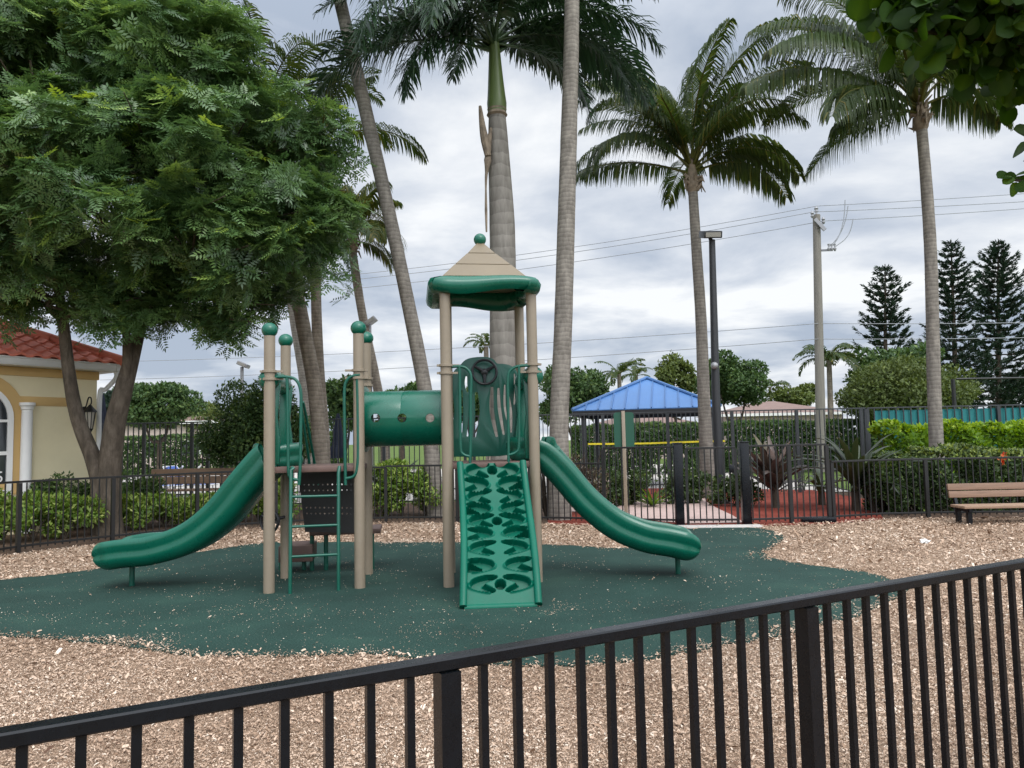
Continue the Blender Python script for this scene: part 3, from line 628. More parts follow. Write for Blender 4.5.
mb = MB(); mb.add([B(OV, OV, EZ + .03), B(OV, -8, EZ + .03), B(OV - 4, -8 + 4, EZ + .03 + 4 * pit), B(OV - 4, OV - 4, EZ + .03 + 4 * pit), B(-9, OV, EZ + .03), B(-9, OV - 4, EZ + .03 + 4 * pit)], [(0, 1, 2, 3), (0, 3, 5, 4)])
mb.build('roof_deck', M['tile'], hs, smooth=0)
mb = MB()
for i in range(12):
    a = B(OV - i * .34, OV - i * .34, EZ + .09 + i * .34 * pit); c = B(OV - (i + 1.12) * .34, OV - (i + 1.12) * .34, EZ + .11 + (i + 1.12) * .34 * pit)
    mb.tube([a, c], [.125, .10], 10)
mb.build('hip_tiles', M['tile'], hs)
# pilaster
cu = -1.43; pl = MB().lathe(B(cu, .1, 0), [(.15, .0), (.15, .12), (.11, .16), (.103, .3), (.098, 2.25), (.092, 2.38), (.11, 2.40), (.11, 2.43), (.13, 2.47), (.14, 2.475), (.14, 2.53), (.001, 2.53)], 20)
pl.build('column', M['white'], hs)
# arched window
wu, wr, wz0, wz1 = -2.30, .60, .75, 2.22
def arch(r, z0, z1, n=18): return [(-r, z0), (r, z0)] + [(r * math.cos(math.pi * i / n), z1 + r * math.sin(math.pi * i / n)) for i in range(n + 1)]
def ring_build(name, r0, r1, z0, mat, v, th, par):
    o_ = arch(r1, z0, wz1); i_ = arch(r0, z0 + (r1 - r0), wz1); n_ = len(o_); mbx = MB()
    def pt(p, dv): return B(wu + p[0], v + dv, p[1])
    vs = [pt(p, 0) for p in o_] + [pt(p, 0) for p in i_] + [pt(p, th) for p in o_] + [pt(p, th) for p in i_]
    fs = []
    for k in range(n_):
        j = (k + 1) % n_; fs += [(k, j, n_ + j, n_ + k), (2*n_ + k, 3*n_ + k, 3*n_ + j, 2*n_ + j), (k, 2*n_ + k, 2*n_ + j, j), (n_ + k, n_ + j, 3*n_ + j, 3*n_ + k)]
    mbx.add(vs, fs); return mbx.build(name, mat, par, smooth=30)
ring_build('arch_trim', wr + .06, wr + .28, wz0, M['stucco_trim'], .002, .03, hs)
wf = ring_build('window', wr - .05, wr + .05, wz0, M['white'], .004, .06, hs)
mb = MB(); vs = [B(wu + x, .012, z) for x, z in arch(wr - .03, wz0 + .02, wz1)]; vs += [p + un * .012 for p in vs]; n_ = len(vs) // 2
mb.add(vs, [tuple(range(n_)), tuple(range(n_, 2 * n_))] + [(k, (k + 1) % n_, n_ + (k + 1) % n_, n_ + k) for k in range(n_)]); mb.build('pane', M['glass_dark'], wf, smooth=0)
mb = MB(); mb.box(B(wu, .035, wz1 - .05), (2 * wr - .1, .04, .05), rotB); mb.box(B(wu, .035, 1.55), (2 * wr - .1, .04, .07), rotB); mb.box(B(wu + .02, .034, 1.9), (.04, .036, 2.1 - wz0), rotB)
mb.build('frame', M['white'], wf)
cu_ = bpy.data.curves.new('numeral', 'FONT'); cu_.body = '5'; cu_.size = .3; cu_.extrude = .002
fo = bpy.data.objects.new('numeral', cu_); COL.objects.link(fo); dg = bpy.context.evaluated_depsgraph_get()
tm = bpy.data.meshes.new_from_object(fo.evaluated_get(dg)); bpy.data.objects.remove(fo)
rm = Matrix((ua, Vector((0, 0, 1)), un)).transposed().to_4x4(); rm.translation = B(wu + .36, .03, 1.0) - C0; tm.transform(rm)
link('numeral', tm, M['white'], wf)
# lantern
lu = -.27
lt = thing('wall_lantern', B(lu, .02, 2.42), 'black wrought iron lantern on the cream wall beside the downspout', 'lantern')
MB().lathe(B(lu, .0, 2.42), [(.07, 0), (.07, .02), (.03, .035)], 12, un).build('backplate', M['iron'], lt)
MB().tube(spline([B(lu, .03, 2.42), B(lu, .10, 2.52), B(lu, .17, 2.66), B(lu, .26, 2.66), B(lu, .28, 2.56), B(lu, .24, 2.5)], 6), .014, 8).build('arm', M['iron'], lt)
lc = B(lu, .24, 0)
MB().lathe(lc + Vector((0, 0, 2.36)), [(.02, .16), (.05, .12), (.13, .03), (.14, .0), (.001, 0)][::-1], 8).build('cap', M['iron'], lt)
MB().lathe(lc + Vector((0, 0, 2.02)), [(.001, 0), (.055, .0), (.10, .34), (.001, .34)], 8).build('glass', M['lamp_glass'], lt, smooth=0)
mb = MB()
for k in range(8):
    a = 2 * math.pi * k / 8; mb.tube([lc + Vector((.058 * math.cos(a), .058 * math.sin(a), 2.01)), lc + Vector((.104 * math.cos(a), .104 * math.sin(a), 2.36))], .008, 5)
mb.lathe(lc + Vector((0, 0, 1.9)), [(.001, 0), (.02, .03), (.06, .1), (.065, .12), (.001, .125)], 8); mb.build('cage', M['iron'], lt)

# ------------------------------------------------------------------ cabana
cc = W(649, 440, 26.5); cc.z = 0; RAD = 3.3; za = W(649, 378.5, 26.5).z; ze = 2.52
ang = [math.atan2(-51, -80), math.atan2(-80, 51), math.atan2(51, 80), math.atan2(80, -51)]
cor = [cc + Vector((RAD * math.cos(a), RAD * math.sin(a), ze)) for a in ang]; apx = cc + Vector((0, 0, za))
cb = thing('cabana', cc, 'open pavilion with blue standing seam metal roof and dark posts', 'pavilion')
mb = MB(); mb.add(cor + [apx] + [c - Vector((0, 0, .03)) for c in cor], [(0, 1, 4), (1, 2, 4), (2, 3, 4), (3, 0, 4), (5, 8, 7, 6), (0, 5, 6, 1), (1, 6, 7, 2), (2, 7, 8, 3), (3, 8, 5, 0)])
rfm = mb.build('roof', M['blue_roof'], cb, smooth=0)
seam = MB()
for k in range(4):
    a, c = cor[k], cor[(k + 1) % 4]; mid = (a + c) / 2; L = (c - a).length; e_ = (c - a) / L
    up_ = (apx - mid); nn_ = e_.cross(up_).normalized()
    if nn_.z < 0: nn_ = -nn_
    m_ = 11
    for i in range(1, m_):
        t_ = i / m_; base = a + (c - a) * t_; h_ = 1 - abs(2 * t_ - 1)
        seam.bar(base + nn_ * .018, base + up_ * h_ * .985 + nn_ * .018, .03, .04)
seam.build('seam', M['blue_trim'], rfm, smooth=0)
hip = MB()
for c in cor: hip.tube([c + Vector((0, 0, .02)), apx + Vector((0, 0, .03))], .06, 8)
hip.build('hip_cap', M['blue_trim'], rfm)
fa = MB()
for k in range(4): fa.bar(cor[k] * .985 + cc * .015 + Vector((0, 0, ze * .015 - .11)), cor[(k + 1) % 4] * .985 + cc * .015 + Vector((0, 0, ze * .015 - .11)), .06, .16)
fa.build('fascia', M['dark_post'], cb, smooth=0)
for c in cor: 
    q = cc + (c - cc) * .86; MB().box((q.x, q.y, ze / 2), (.16, .16, ze - .05)).build('post', M['dark_post'], cb, bevel=.01)

# ------------------------------------------------------------------ far house
t = thing('far_house', W(780, 430, 62), 'low house with brown shingle roof beyond the tall hedge', 'house'); ORG[t.name] = Vector(t.location)
def hbox(mb, a, c, y0, y1, z0, z1): mb.box(((a + c) / 2, (y0 + y1) / 2, (z0 + z1) / 2), (c - a, y1 - y0, z1 - z0))
def house(t, pxl, pxr, Y, pye, pyr, dep):
    a, c = W(pxl, 430, Y).x, W(pxr, 430, Y).x; pm_ = (pxl + pxr) / 2; z_e = W(pm_, pye, Y).z; z_r = W(pm_, pyr, Y + dep / 2).z
    mb = MB(); hbox(mb, a + .4, c - .4, Y + .4, Y + dep - .4, -.05, z_e - .02); mb.build('wall', M['house_wall'], t, smooth=0)
    mb = MB(); k = dep * .5
    mb.add([(a, Y, z_e), (c, Y, z_e), (c, Y + dep, z_e), (a, Y + dep, z_e), (a + k, Y + dep / 2, z_r), (c - k, Y + dep / 2, z_r)], [(0, 1, 5, 4), (1, 2, 5), (2, 3, 4, 5), (3, 0, 4), (0, 3, 2, 1)]); r_ = mb.build('roof', M['house_roof'], t, smooth=0)
    mb = MB(); hbox(mb, a - .05, c + .05, Y - .05, Y - .002, z_e - .2, z_e + .02); mb.build('fascia', M['white'], t, smooth=0)
    for f in (.2, .45, .7):
        x = a + (c - a) * f; mb = MB(); hbox(mb, x, x + 1.6, Y + .36, Y + .43, .9, 2.1); w_ = mb.build('window', M['white'], t, smooth=0)
        mb = MB(); hbox(mb, x + .1, x + 1.5, Y + .34, Y + .355, 1.0, 2.0); mb.build('pane', M['glass_dark'], w_, smooth=0)
house(t, 722, 850, 62, 413, 401, 9)
t = thing('far_house', W(620, 430, 58), 'low house with reddish brown roof seen through the blue roofed cabana', 'house'); ORG[t.name] = Vector(t.location)
house(t, 585, 712, 58, 426, 412, 9)
t = thing('far_house', W(160, 440, 60), 'pale house seen through the pool fence beneath the spreading tree', 'house'); ORG[t.name] = Vector(t.location)
house(t, 70, 225, 60, 422, 408, 9)

# ------------------------------------------------------------------ poles, lamps, wires
lp_ = G(721.5, 503.5)
t = thing('lamp_post', lp_, 'tall black lamp post with a square floodlight head', 'lamp post')
topz = W(711, 240, lp_.y).z; xt = W(712, 240, lp_.y).x
MB().tube([lp_ + Vector((0, 0, 0)), Vector((lp_.x - .03, lp_.y, 2.5)), Vector((xt, lp_.y, topz))], [.115, .10, .075], 14).build('pole', M['dark_post'], t)
MB().lathe(lp_, [(.2, 0), (.2, .05), (.13, .09)], 14).build('base', M['dark_post'], t)
hd = MB(); hc = W(710.5, 234.5, lp_.y); rot = Matrix.Rotation(R(16), 3, 'X'); hd.box(hc, (.44, .52, .17), rot); hh = hd.build('lamp_head', M['dark_post'], t, bevel=.02)
MB().box(hc + rot @ Vector((0, -.262, -.0)), (.36, .012, .11), rot).build('lens', M['lens'], hh)
MB().tube([(xt, lp_.y, topz - .1), hc + Vector((0, .06, -.05))], .05, 8).build('bracket', M['dark_post'], t)
sc_ = W(714.5, 365.5, lp_.y - .14)
t = thing('security_camera', sc_, 'small white dome security camera on the black lamp post', 'camera')
MB().ball(sc_, .085, 14).build('dome', M['grey_metal'], t); MB().tube([sc_, sc_ + Vector((.06, .12, .05))], .02, 8).build('bracket', M['grey_metal'], t)
UY = 32.0; ub = W(820, 440, UY); ub.z = 0; ut = W(816.5, 215, UY)
t = thing('utility_pole', ub, 'weathered wooden utility pole with insulators behind the fence', 'utility pole')
MB().tube([ub, ut], [.21, .155], 14).build('pole', M['pole_wood'], t)
tip = W(817.5, 206, UY)
MB().lathe(ut, [(.05, 0), (.03, .1), (.09, .16), (.06, .22), (.09, .28), (.05, .36)], 10).build('insulator', M['grey_metal'], t)
MB().bar(W(815, 219, UY - .2), W(825, 230, UY - .3), .12, .14).build('crossarm', M['grey_metal'], t)
for px, py in ((823.5, 219), (812.5, 213)): MB().lathe(W(px, py + 5, UY - .25), [(.04, 0), (.08, .08), (.04, .14), (.08, .2), (.03, .3)], 8).build('insulator', M['grey_metal'], t)
MB().bar(W(818, 250.5, UY), W(832, 250, UY - .3), .08, .08).build('bracket', M['grey_metal'], t)
for px in (829, 832, 835): MB().lathe(W(px, 251, UY - .3), [(.04, 0), (.07, .1), (.03, .18), (.06, .3)], 8).build('insulator', M['grey_metal'], t)
def wire(label, pl, pr_, pr2, Yl, r=.015):
    a, c, d_ = W(*pl, Yl), W(*pr_, UY - .15), W(*pr2, UY + .6)
    def sag(p, q, s): return [p + (q - p) * (i / 14) - Vector((0, 0, s * 4 * (i / 14) * (1 - i / 14))) for i in range(15)]
    d2 = c + (d_ - c) * 2.2; pts = sag(a, c, .25)[:-1] + sag(c, d2, .12)
    o = MB().tube(pts, r, 5).build('overhead_wire', M['wire'], None, loc=c); tag(o, label, 'wire', 'overhead power lines')
wire('topmost overhead wire of the utility pole', (340, 276), (817, 206), (1024, 191), 37)
wire('second overhead wire from the top of the utility pole', (340, 281), (813, 212), (1024, 199), 37)
wire('third overhead wire from the top of the utility pole', (340, 290), (823, 221), (1024, 206), 37)
wire('upper of the two lower overhead wires', (100, 362), (818, 323.5), (1024, 320), 41)
wire('lowest overhead wire crossing behind the palms', (100, 380), (818, 339), (1024, 335), 41)
for k, (a, q) in enumerate((((829, 247), (848, 206)), ((832, 246), (845, 200)), ((835, 247), (853, 219)))):
    A, Q = W(*a, UY - .3), W(*q, UY - .1); mid = (A + Q) / 2 + Vector((.25, 0, -.35))
    tag(MB().tube(bez(A, A + Vector((.2, 0, .2)), mid, Q, 10), .02, 5).build('jumper_wire', M['wire'], None, loc=A), 'thin jumper wire looping up from the utility pole bracket', 'wire', 'jumper wires on the utility pole')
def flood(label, px, py, Y, tilt):
    q = W(px, py, Y); t = thing('floodlight_pole', (q.x, q.y, 0), label, 'floodlight')
    MB().tube([(q.x, q.y, -.05), (q.x, q.y, q.z)], [.09, .06], 10).build('pole', M['grey_metal'], t)
    rot = Matrix.Rotation(R(tilt), 3, 'Y'); h = MB().box(q + Vector((.05, 0, .08)), (.38, .4, .14), rot).build('lamp_head', M['grey_metal'], t, bevel=.02)
    MB().box(q + Vector((.05, 0, .08)) + rot @ Vector((0, -.203, 0)), (.3, .01, .09), rot).build('lens', M['lens'], h)
flood('grey floodlight on a slim pole behind the ladder deck', 369.5, 324, 24, -35)
flood('grey floodlight on a slim pole above the round bush', 242, 367, 27, 25)

# ------------------------------------------------------------------ furniture
def bench(label, p0, p1, seat_z, back_top, facing=-1, depth=.42, lab=True, backmat='wood'):
    p0, p1 = Vector(p0), Vector(p1); mid = (p0 + p1) / 2; e_ = (p1 - p0).normalized(); nb_ = Vector((-e_.y, e_.x, 0)); L = (p1 - p0).length
    rot = Matrix((e_, nb_, Vector((0, 0, 1)))).transposed()
    t = thing('bench', (mid.x, mid.y, 0), label, 'bench', 'brown slatted benches')
    s = MB()
    for k in range(3): s.box(mid + nb_ * (-.15 + .15 * k) + Vector((0, 0, seat_z - .025)), (L, .138, .045), rot)
    s.build('seat', M['wood_light'], t, bevel=.006)
    h = (back_top - seat_z - .10) / 2; bk = MB(); tilt = rot @ Matrix.Rotation(R(-10), 3, 'X')
    for k in range(2): bk.box(mid + nb_ * (.25 + .03 * k) + Vector((0, 0, seat_z + .1 + h * (k + .5))), (L, .045, h - .012), tilt)
    bk.build('backrest', M[backmat], t, bevel=.006)
    for f in (-.44, .44):
        q = mid + e_ * L * f; fr = MB()
        fr.box(q + nb_ * -.15 + Vector((0, 0, (seat_z - .05) / 2)), (.07, .07, seat_z - .06), rot); fr.box(q + nb_ * .17 + Vector((0, 0, (seat_z - .05) / 2)), (.07, .07, seat_z - .06), rot)
        fr.box(q + Vector((0, 0, seat_z - .078)), (.06, .44, .05), rot); fr.bar(q + nb_ * .20 + Vector((0, 0, seat_z - .06)), q + nb_ * .315 + Vector((0, 0, back_top - .06)), .05, .05)
        fr.build('leg', M['fence'], t)
    return t
q0, q1 = G(958.5, 524), G(1061, 522); zS = 1.6 - (505.5 - 432) * q0.y / FPX; zB = 1.6 - (484 - 432) * (q0.y + .3) / FPX
bench('brown slatted bench on black legs standing on the wood chips', q0, q1, zS, zB)
Yb = 18.3
q0, q1 = W(146, 470, Yb), W(231, 466, Yb); q0.z = q1.z = 0
bench('brown slatted bench behind the curved fence under the round bush', q0, q1, W(180, 489, Yb).z, W(180, 468.5, Yb + .3).z, backmat='wood_light')  # paler backrest colour makes up for the shade of the bush
# pool loungers and umbrellas beyond
def lounger(label, px, py, Y, yaw):
    q = W(px, py, Y); q.z = 0; t = thing('pool_lounger', q, label, 'lounger', 'blue pool loungers'); r_ = Matrix.Rotation(R(yaw), 3, 'Z')
    def P(x, y, z): return q + r_ @ Vector((x, y, z))
    b_ = MB()
    for s in (-.3, .3):
        b_.tube([P(-.9, s, .34), P(.35, s, .34), P(.85, s, .95)], .025, 8)
    b_.tube([P(-.9, -.3, .34), P(-.9, .3, .34)], .025, 8); b_.tube([P(.85, -.3, .95), P(.85, .3, .95)], .025, 8); b_.build('frame', M['white'], t)
    for x in (-.7, .4):
        for s in (-.28, .28): MB().tube([P(x, s, 0), P(x, s, .34)], .025, 8).build('leg', M['white'], t)
    MB().box(P(-.28, 0, .35), (1.2, .54, .03), r_).build('seat', M['blue_sling'], t)
    MB().bar(P(.37, 0, .37), P(.84, 0, .95), .54, .03).build('backrest', M['blue_sling'], t)
for i, (px, yaw, lb) in enumerate(((138, 20, 'first blue pool lounger from the tree trunk behind the pool fence'), (155, 25, 'second blue pool lounger from the tree trunk behind the pool fence'), (172, 20, 'third blue pool lounger from the tree trunk behind the pool fence'), (190, 160, 'blue pool lounger nearest the round bush behind the pool fence'))):
    lounger(lb, px, 465, 25 + .4 * (i % 2), yaw)
def closed_umbrella(label, px, pt, pb, Y, r):
    a, c = W(px, pt, Y), W(px, pb, Y); t = thing('closed_umbrella', (a.x, Y, 0), label, 'umbrella', 'closed navy umbrellas')
    MB().tube([(a.x, Y, -.02), (a.x, Y, a.z)], .03, 8).build('pole', M['grey_metal'], t)
    mb = MB(); n_ = 16; vs = []; prof = [(0.03, a.z + .05), (r * .35, a.z - .15), (r * .7, a.z - .9), (r * .95, c.z + .3), (r, c.z), (.04, c.z + .05)]
    for rr, z in prof:
        for j in range(n_): an = 2 * math.pi * j / n_; k_ = rr * (1 + .22 * math.cos(an * 8)); vs.append((a.x + k_ * math.cos(an), Y + k_ * math.sin(an), z))
    fs = [(i * n_ + j, i * n_ + (j + 1) % n_, (i + 1) * n_ + (j + 1) % n_, (i + 1) * n_ + j) for i in range(len(prof) - 1) for j in range(n_)]; mb.add(vs, fs); mb.build('canopy', M['navy'], t)
    MB().lathe((a.x, Y, -.02), [(.25, 0), (.25, .08), (.04, .1)], 12).build('base', M['dark_post'], t)
closed_umbrella('closed navy umbrella beside the clubhouse corner', 101.5, 393, 450, 22.5, .22)
closed_umbrella('closed navy umbrella seen through the ladder deck opening', 338, 415, 458, 23, .22)
# sign seen from behind
sq = G(628, 513); sY = sq.y
t = thing('sign', sq, 'green two panel sign on a tan post inside the fence', 'sign')
ptop = W(622.5, 411, sY); MB().box(((sq.x + ptop.x) / 2 - .02, sY - .03, ptop.z / 2), (.075, .05, ptop.z)).build('post', M['tan'], t, bevel=.005)
def rrect(w, h, r, n=5):
    o = []
    for cxx, cyy, a0 in ((w/2 - r, h/2 - r, 0), (-w/2 + r, h/2 - r, 90), (-w/2 + r, -h/2 + r, 180), (w/2 - r, -h/2 + r, 270)):
        o += [(cxx + r * math.cos(R(a0 + 90 * i / n)), cyy + r * math.sin(R(a0 + 90 * i / n))) for i in range(n + 1)]
    return o
c_ = W(624, 430, sY); MB().prism(rrect(.43, .76, .06), c_, (1, 0, 0), (0, 0, 1), .025).build('panel', M['sign_green'], t)
li = G(925, 543.5)
mb = MB(); mb.ball(li + Vector((0, 0, .03)), .06, 9, .5); mb.v = [(x + random.gauss(0, .012), y + random.gauss(0, .012), max(.005, z + random.gauss(0, .01))) for x, y, z in mb.v]
tag(mb.build('litter', M['paper'], None, loc=li, smooth=0), 'small crumpled white paper lying on the wood chips', 'litter')
# ------------------------------------------------------------------ play structure
yw = R(8); ex = Vector((math.cos(yw), math.sin(yw), 0)); ey = Vector((-math.sin(yw), math.cos(yw), 0)); ez = Vector((0, 0, 1))
rotP = Matrix((ex, ey, ez)).transposed()
A_FL, A_FR, A_BL, A_BR = G(269, 594), G(360, 589), G(285.5, 579), G(368, 575)
T_FL, T_FR = G(449, 588), G(537.5, 583); T_BR = T_FR + ey * .94; T_BL = T_FL + ey * .90 + ex * .07
DZ = 1.36
PS = thing('play_structure', (A_FR + T_FL) / 2, 'green and tan play structure with two slides, tunnel, roofed tower and climbing ramp', 'play structure')
PR = .060
def zat(px, py, p): return EYE + (H0 + (512 - px) * math.tan(ROLL) - py) * p.y / FPX
for p, px, py in ((A_FL, 269.5, 336), (A_FR, 356.5, 334), (A_BL, 284, 346), (A_BR, 365.5, 343.5)):
    top = W(px, py, p.y).z
    q = MB().lathe(p, [(PR, 0), (PR, top)], 20).build('post', M['tan'], PS)
    MB().ball(p + ez * (top + .065), .088, 22, .95).build('cap', M['plastic'], q)
TT = 3.30
for p in (T_FL, T_FR, T_BR, T_BL): MB().lathe(p, [(PR, 0), (PR, TT)], 20).build('post', M['tan'], PS)
def collar(p, z, d):
    m_ = MB()
    for dz in (.0, -.085): m_.lathe(p + ez * (z + dz), [(PR + .001, 0), (PR + .018, .004), (PR + .018, .03), (PR + .001, .034)], 18)
    for dz in (.017, -.068):
        m_.bar(p + d * .07 + ez * (z + dz), p + d * .15 + ez * (z + dz), .035, .022); m_.bar(p - d * .07 + ez * (z + dz), p - d * .10 + ez * (z + dz), .05, .022)
    m_.build('clamp', M['tan'], PS)
collar(A_FL, W(269, 373, A_FL.y).z, ex); collar(A_FR, W(357, 372, A_FR.y).z, -ex); collar(A_BR, W(366, 380, A_BR.y).z, ey); collar(A_BL, W(284, 380, A_BL.y).z, -ey)
collar(T_FL, W(446, 367, T_FL.y).z, ex); collar(T_FR, W(532, 366, T_FR.y).z, -ex)
def deck(a, b_, c, d):
    P = [a, b_, c, d]; mb = MB(); mb.add([p + ez * (DZ - .07) for p in P] + [p + ez * DZ for p in P], [(3, 2, 1, 0), (4, 5, 6, 7), (0, 1, 5, 4), (1, 2, 6, 5), (2, 3, 7, 6), (3, 0, 4, 7)])
    mb.build('deck', M['deck'], PS, bevel=.012)
def off(p, a, b_): return p + ex * a + ey * b_
deck(off(A_FL, .0, .0), off(A_FR, 0, .0), off(A_BR, 0, 0), off(A_BL, .0, 0))
deck(off(T_FL, 0, .0), off(T_FR, 0, .0), T_BR, T_BL)
# tower roof
rc = (T_FL + T_FR + T_BR + T_BL) / 4; rc.z = 0
HW = .60; zb, zt_ = 3.27, 3.40; rc = rc - ex * .055; apz = W(481.5, 243, rc.y).z
rb = MB(); n_ = 24
def rim(h, z, wav, rad=.16):
    o = []
    for k in range(4):
        a0 = k * 90
        for i in range(n_):
            f = -1 + 2 * i / n_
            # rounded square outline going round the four sides
            x, y = h, f * h
            d = max(0, abs(f) - (1 - rad / h)) * h
            x -= (rad - math.sqrt(max(0, rad * rad - d * d))) if d > 0 else 0
            c_, s_ = math.cos(R(a0)), math.sin(R(a0)); px_, py_ = x * c_ - y * s_, x * s_ + y * c_
            o.append(rc + ex * px_ + ey * py_ + ez * (z + wav * math.sin(f * math.pi)))
    return o
rings = [rim(HW - .10, zb + .03, .03), rim(HW - .02, zb, .03), rim(HW + .03, zb + .045, .028), rim(HW + .045, zb + .10, .02), rim(HW + .02, zb + .155, .014), rim(HW - .05, zb + .185, .008), rim(HW - .12, zb + .195, .0), rim(HW - .14, zb + .165, 0), rim(HW - .12, zb + .06, .02)]
vs = [p for r_ in rings for p in r_]; N4 = 4 * n_; k_ = len(rings)
rb.add(vs, [(i * N4 + j, i * N4 + (j + 1) % N4, ((i + 1) % k_) * N4 + (j + 1) % N4, ((i + 1) % k_) * N4 + j) for i in range(k_) for j in range(N4)])
rb.build('roof_rim', M['plastic'], PS, smooth=60)
rt_ = MB(); z0_ = zb + .188
def sq(h, z): return [rc + ex * a * h + ey * c * h + ez * z for a, c in ((-1, -1), (1, -1), (1, 1), (-1, 1))]
steps = []; nst = 3; H_ = apz - z0_
prf = [(HW - .11, z0_), (HW - .13, z0_ + .012)]
for s_ in range(nst):
    f0, f1 = s_ / nst, (s_ + 1) / nst
    h0, h1 = (HW - .125) * (1 - f0), (HW - .125) * (1 - f1) + .012
    prf += [(h0 if s_ else h0, z0_ + .012 + H_ * (f0 ** .98)), (max(.03, h1), z0_ + H_ * (f1 ** .98))]
    if s_ < nst - 1: prf += [(max(.03, h1 - .02), z0_ + H_ * (f1 ** .98) - .004)]
vs = [p for h, z in prf for p in sq(h, z)]; k_ = len(prf)
rt_.add(vs, [(i * 4 + j, i * 4 + (j + 1) % 4, (i + 1) * 4 + (j + 1) % 4, (i + 1) * 4 + j) for i in range(k_ - 1) for j in range(4)] + [(3, 2, 1, 0), tuple((k_ - 1) * 4 + j for j in range(4))])
rt_.build('roof', M['tan_roof'], PS, smooth=15, bevel=.012)
MB().ball(rc + ez * (apz + .04), .075, 20).build('finial', M['plastic'], PS)
# tunnel
ta = (A_FR + A_BR) / 2; tb = (T_FL + T_BL) / 2; tz = W(402, 418.5, (ta.y + tb.y) / 2).z; TR = .325
td = Vector((tb.x - ta.x, tb.y - ta.y, 0)).normalized()
ta = ta + td * .02; tb = tb - td * .02; L_ = (tb - ta).length
cutm = MB()
for px in (375.5, 402, 430):
    q = W(px, 418, ta.y); vd = (q - Vector((0, 0, EYE))).normalized(); cutm.lathe(q - vd * .9, [(.052, 0), (.052, 1.8)], 18, vd)
tn = MB(); sg = 30; th = .022
prt = [(TR, 0.0), (TR, .25 * L_), (TR, .5 * L_ - .01), (TR - .004, .5 * L_), (TR, .5 * L_ + .01), (TR, .75 * L_), (TR, L_)]
uu = td.cross(ez).normalized(); vs = []
for r_, h in prt + [(TR - th, L_), (TR - th, 0)]:
    vs += [ta + ez * tz + td * h + (uu * math.cos(2 * math.pi * j / sg) + ez * math.sin(2 * math.pi * j / sg)) * r_ for j in range(sg)]
kk = len(prt) + 2
tn.add(vs, [(i * sg + j, i * sg + (j + 1) % sg, ((i + 1) % kk) * sg + (j + 1) % sg, ((i + 1) % kk) * sg + j) for i in range(kk) for j in range(sg)])
tun = tn.build('tunnel', M['plastic'], PS, cut=cutm, smooth=35)
for q, s_ in ((ta, 1), (tb, -1)):
    ring = MB(); vs = []
    for r_, h in ((TR + .06, -.012), (TR + .06, .018), (TR + .002, .03), (TR + .002, -.012)):
        vs += [q + ez * tz + td * h * s_ + (uu * math.cos(2 * math.pi * j / sg) + ez * math.sin(2 * math.pi * j / sg)) * r_ for j in range(sg)]
    ring.add(vs, [(i * sg + j, i * sg + (j + 1) % sg, ((i + 1) % 4) * sg + (j + 1) % sg, ((i + 1) % 4) * sg + j) for i in range(4) for j in range(sg)])
    ring.build('flange', M['plastic'], tun)
# slides
SP = [(-.285, .285), (-.31, .255), (-.315, .215), (-.29, .165), (-.283, .135), (-.30, .10), (-.295, .055), (-.255, -.005), (-.20, -.04), (0, -.048), (.20, -.04), (.255, -.005), (.295, .055), (.30, .10), (.283, .135), (.29, .165), (.315, .215), (.31, .255), (.285, .285), (.25, .28), (.232, .245), (.222, .10), (.18, .03), (.10, .008), (0, .004), (-.10, .008), (-.18, .03), (-.222, .10), (-.232, .245), (-.25, .28)]
def slide(pts, leg, legtop, sgn):
    P = spline(pts, 8); n = len(P); sides = []; ups = []; profs = []
    for i in range(n):
        t = (P[min(i + 1, n - 1)] - P[max(i - 1, 0)]).normalized()
        s = t.cross(ez).normalized(); u = s.cross(t).normalized(); sides.append(s); ups.append(u)
        left = (P[-1] - P[i]).length
        if left < .16:
            a = 1 - left / .16; yb = .115
            sy = math.sqrt(max(.0, 1 - (a * .93) ** 2)); sx_ = .80 + .20 * math.sqrt(1 - a * a * .99)
            profs.append([(x * sx_, yb + (y - yb) * (sy * .97 + .03)) for x, y in SP])
        else:
            fl_ = 1 + .10 * max(0, min(1, (0.9 - left) / .6))
            profs.append([(x * fl_, y) for x, y in SP])
    o = MB().sweep(profs, P, sides, ups).build('slide', M['plastic'], PS, smooth=50)
    MB().tube([Vector((leg.x, leg.y, 0)), Vector((leg.x, leg.y, legtop))], .03, 12).build('leg', M['green_metal'], o)
    return o
def slide_path(pix, y0, y1, dside):
    out = []; m_ = len(pix)
    for i, (px, py) in enumerate(pix):
        f = i / (m_ - 1); Yc = y0 + (y1 - y0) * f; q = W(px, py, Yc - dside)
        a = pix[max(0, i - 1)]; c = pix[min(m_ - 1, i + 1)]; sl = math.atan2(abs(c[1] - a[1]), abs(c[0] - a[0]))
        out.append(Vector((q.x, Yc, q.z)) + Vector((math.copysign(.28 * math.sin(sl), -(512 - px)) * -1, 0, -.28 * math.cos(sl))))
    return out
mA = (A_FL + A_BL) / 2; mT = (T_FR + T_BR) / 2
lpix = [(268, 445), (262, 445.5), (250, 454), (231, 475), (205, 506), (179, 526), (148, 537), (116, 540.5), (89, 545)]
lpath = slide_path(lpix, mA.y + .0, 8.9, .29)
slide(lpath, W(132, 575, 8.92), .3, 1)
rpix = [(534, 437), (541, 438), (552, 442), (573, 463), (599, 493), (625, 514), (651, 525), (679, 530), (706, 537)]
rpath = slide_path(rpix, mT.y + .0, 8.9, .29)
slide(rpath, W(678, 570, 8.95), .3, -1)
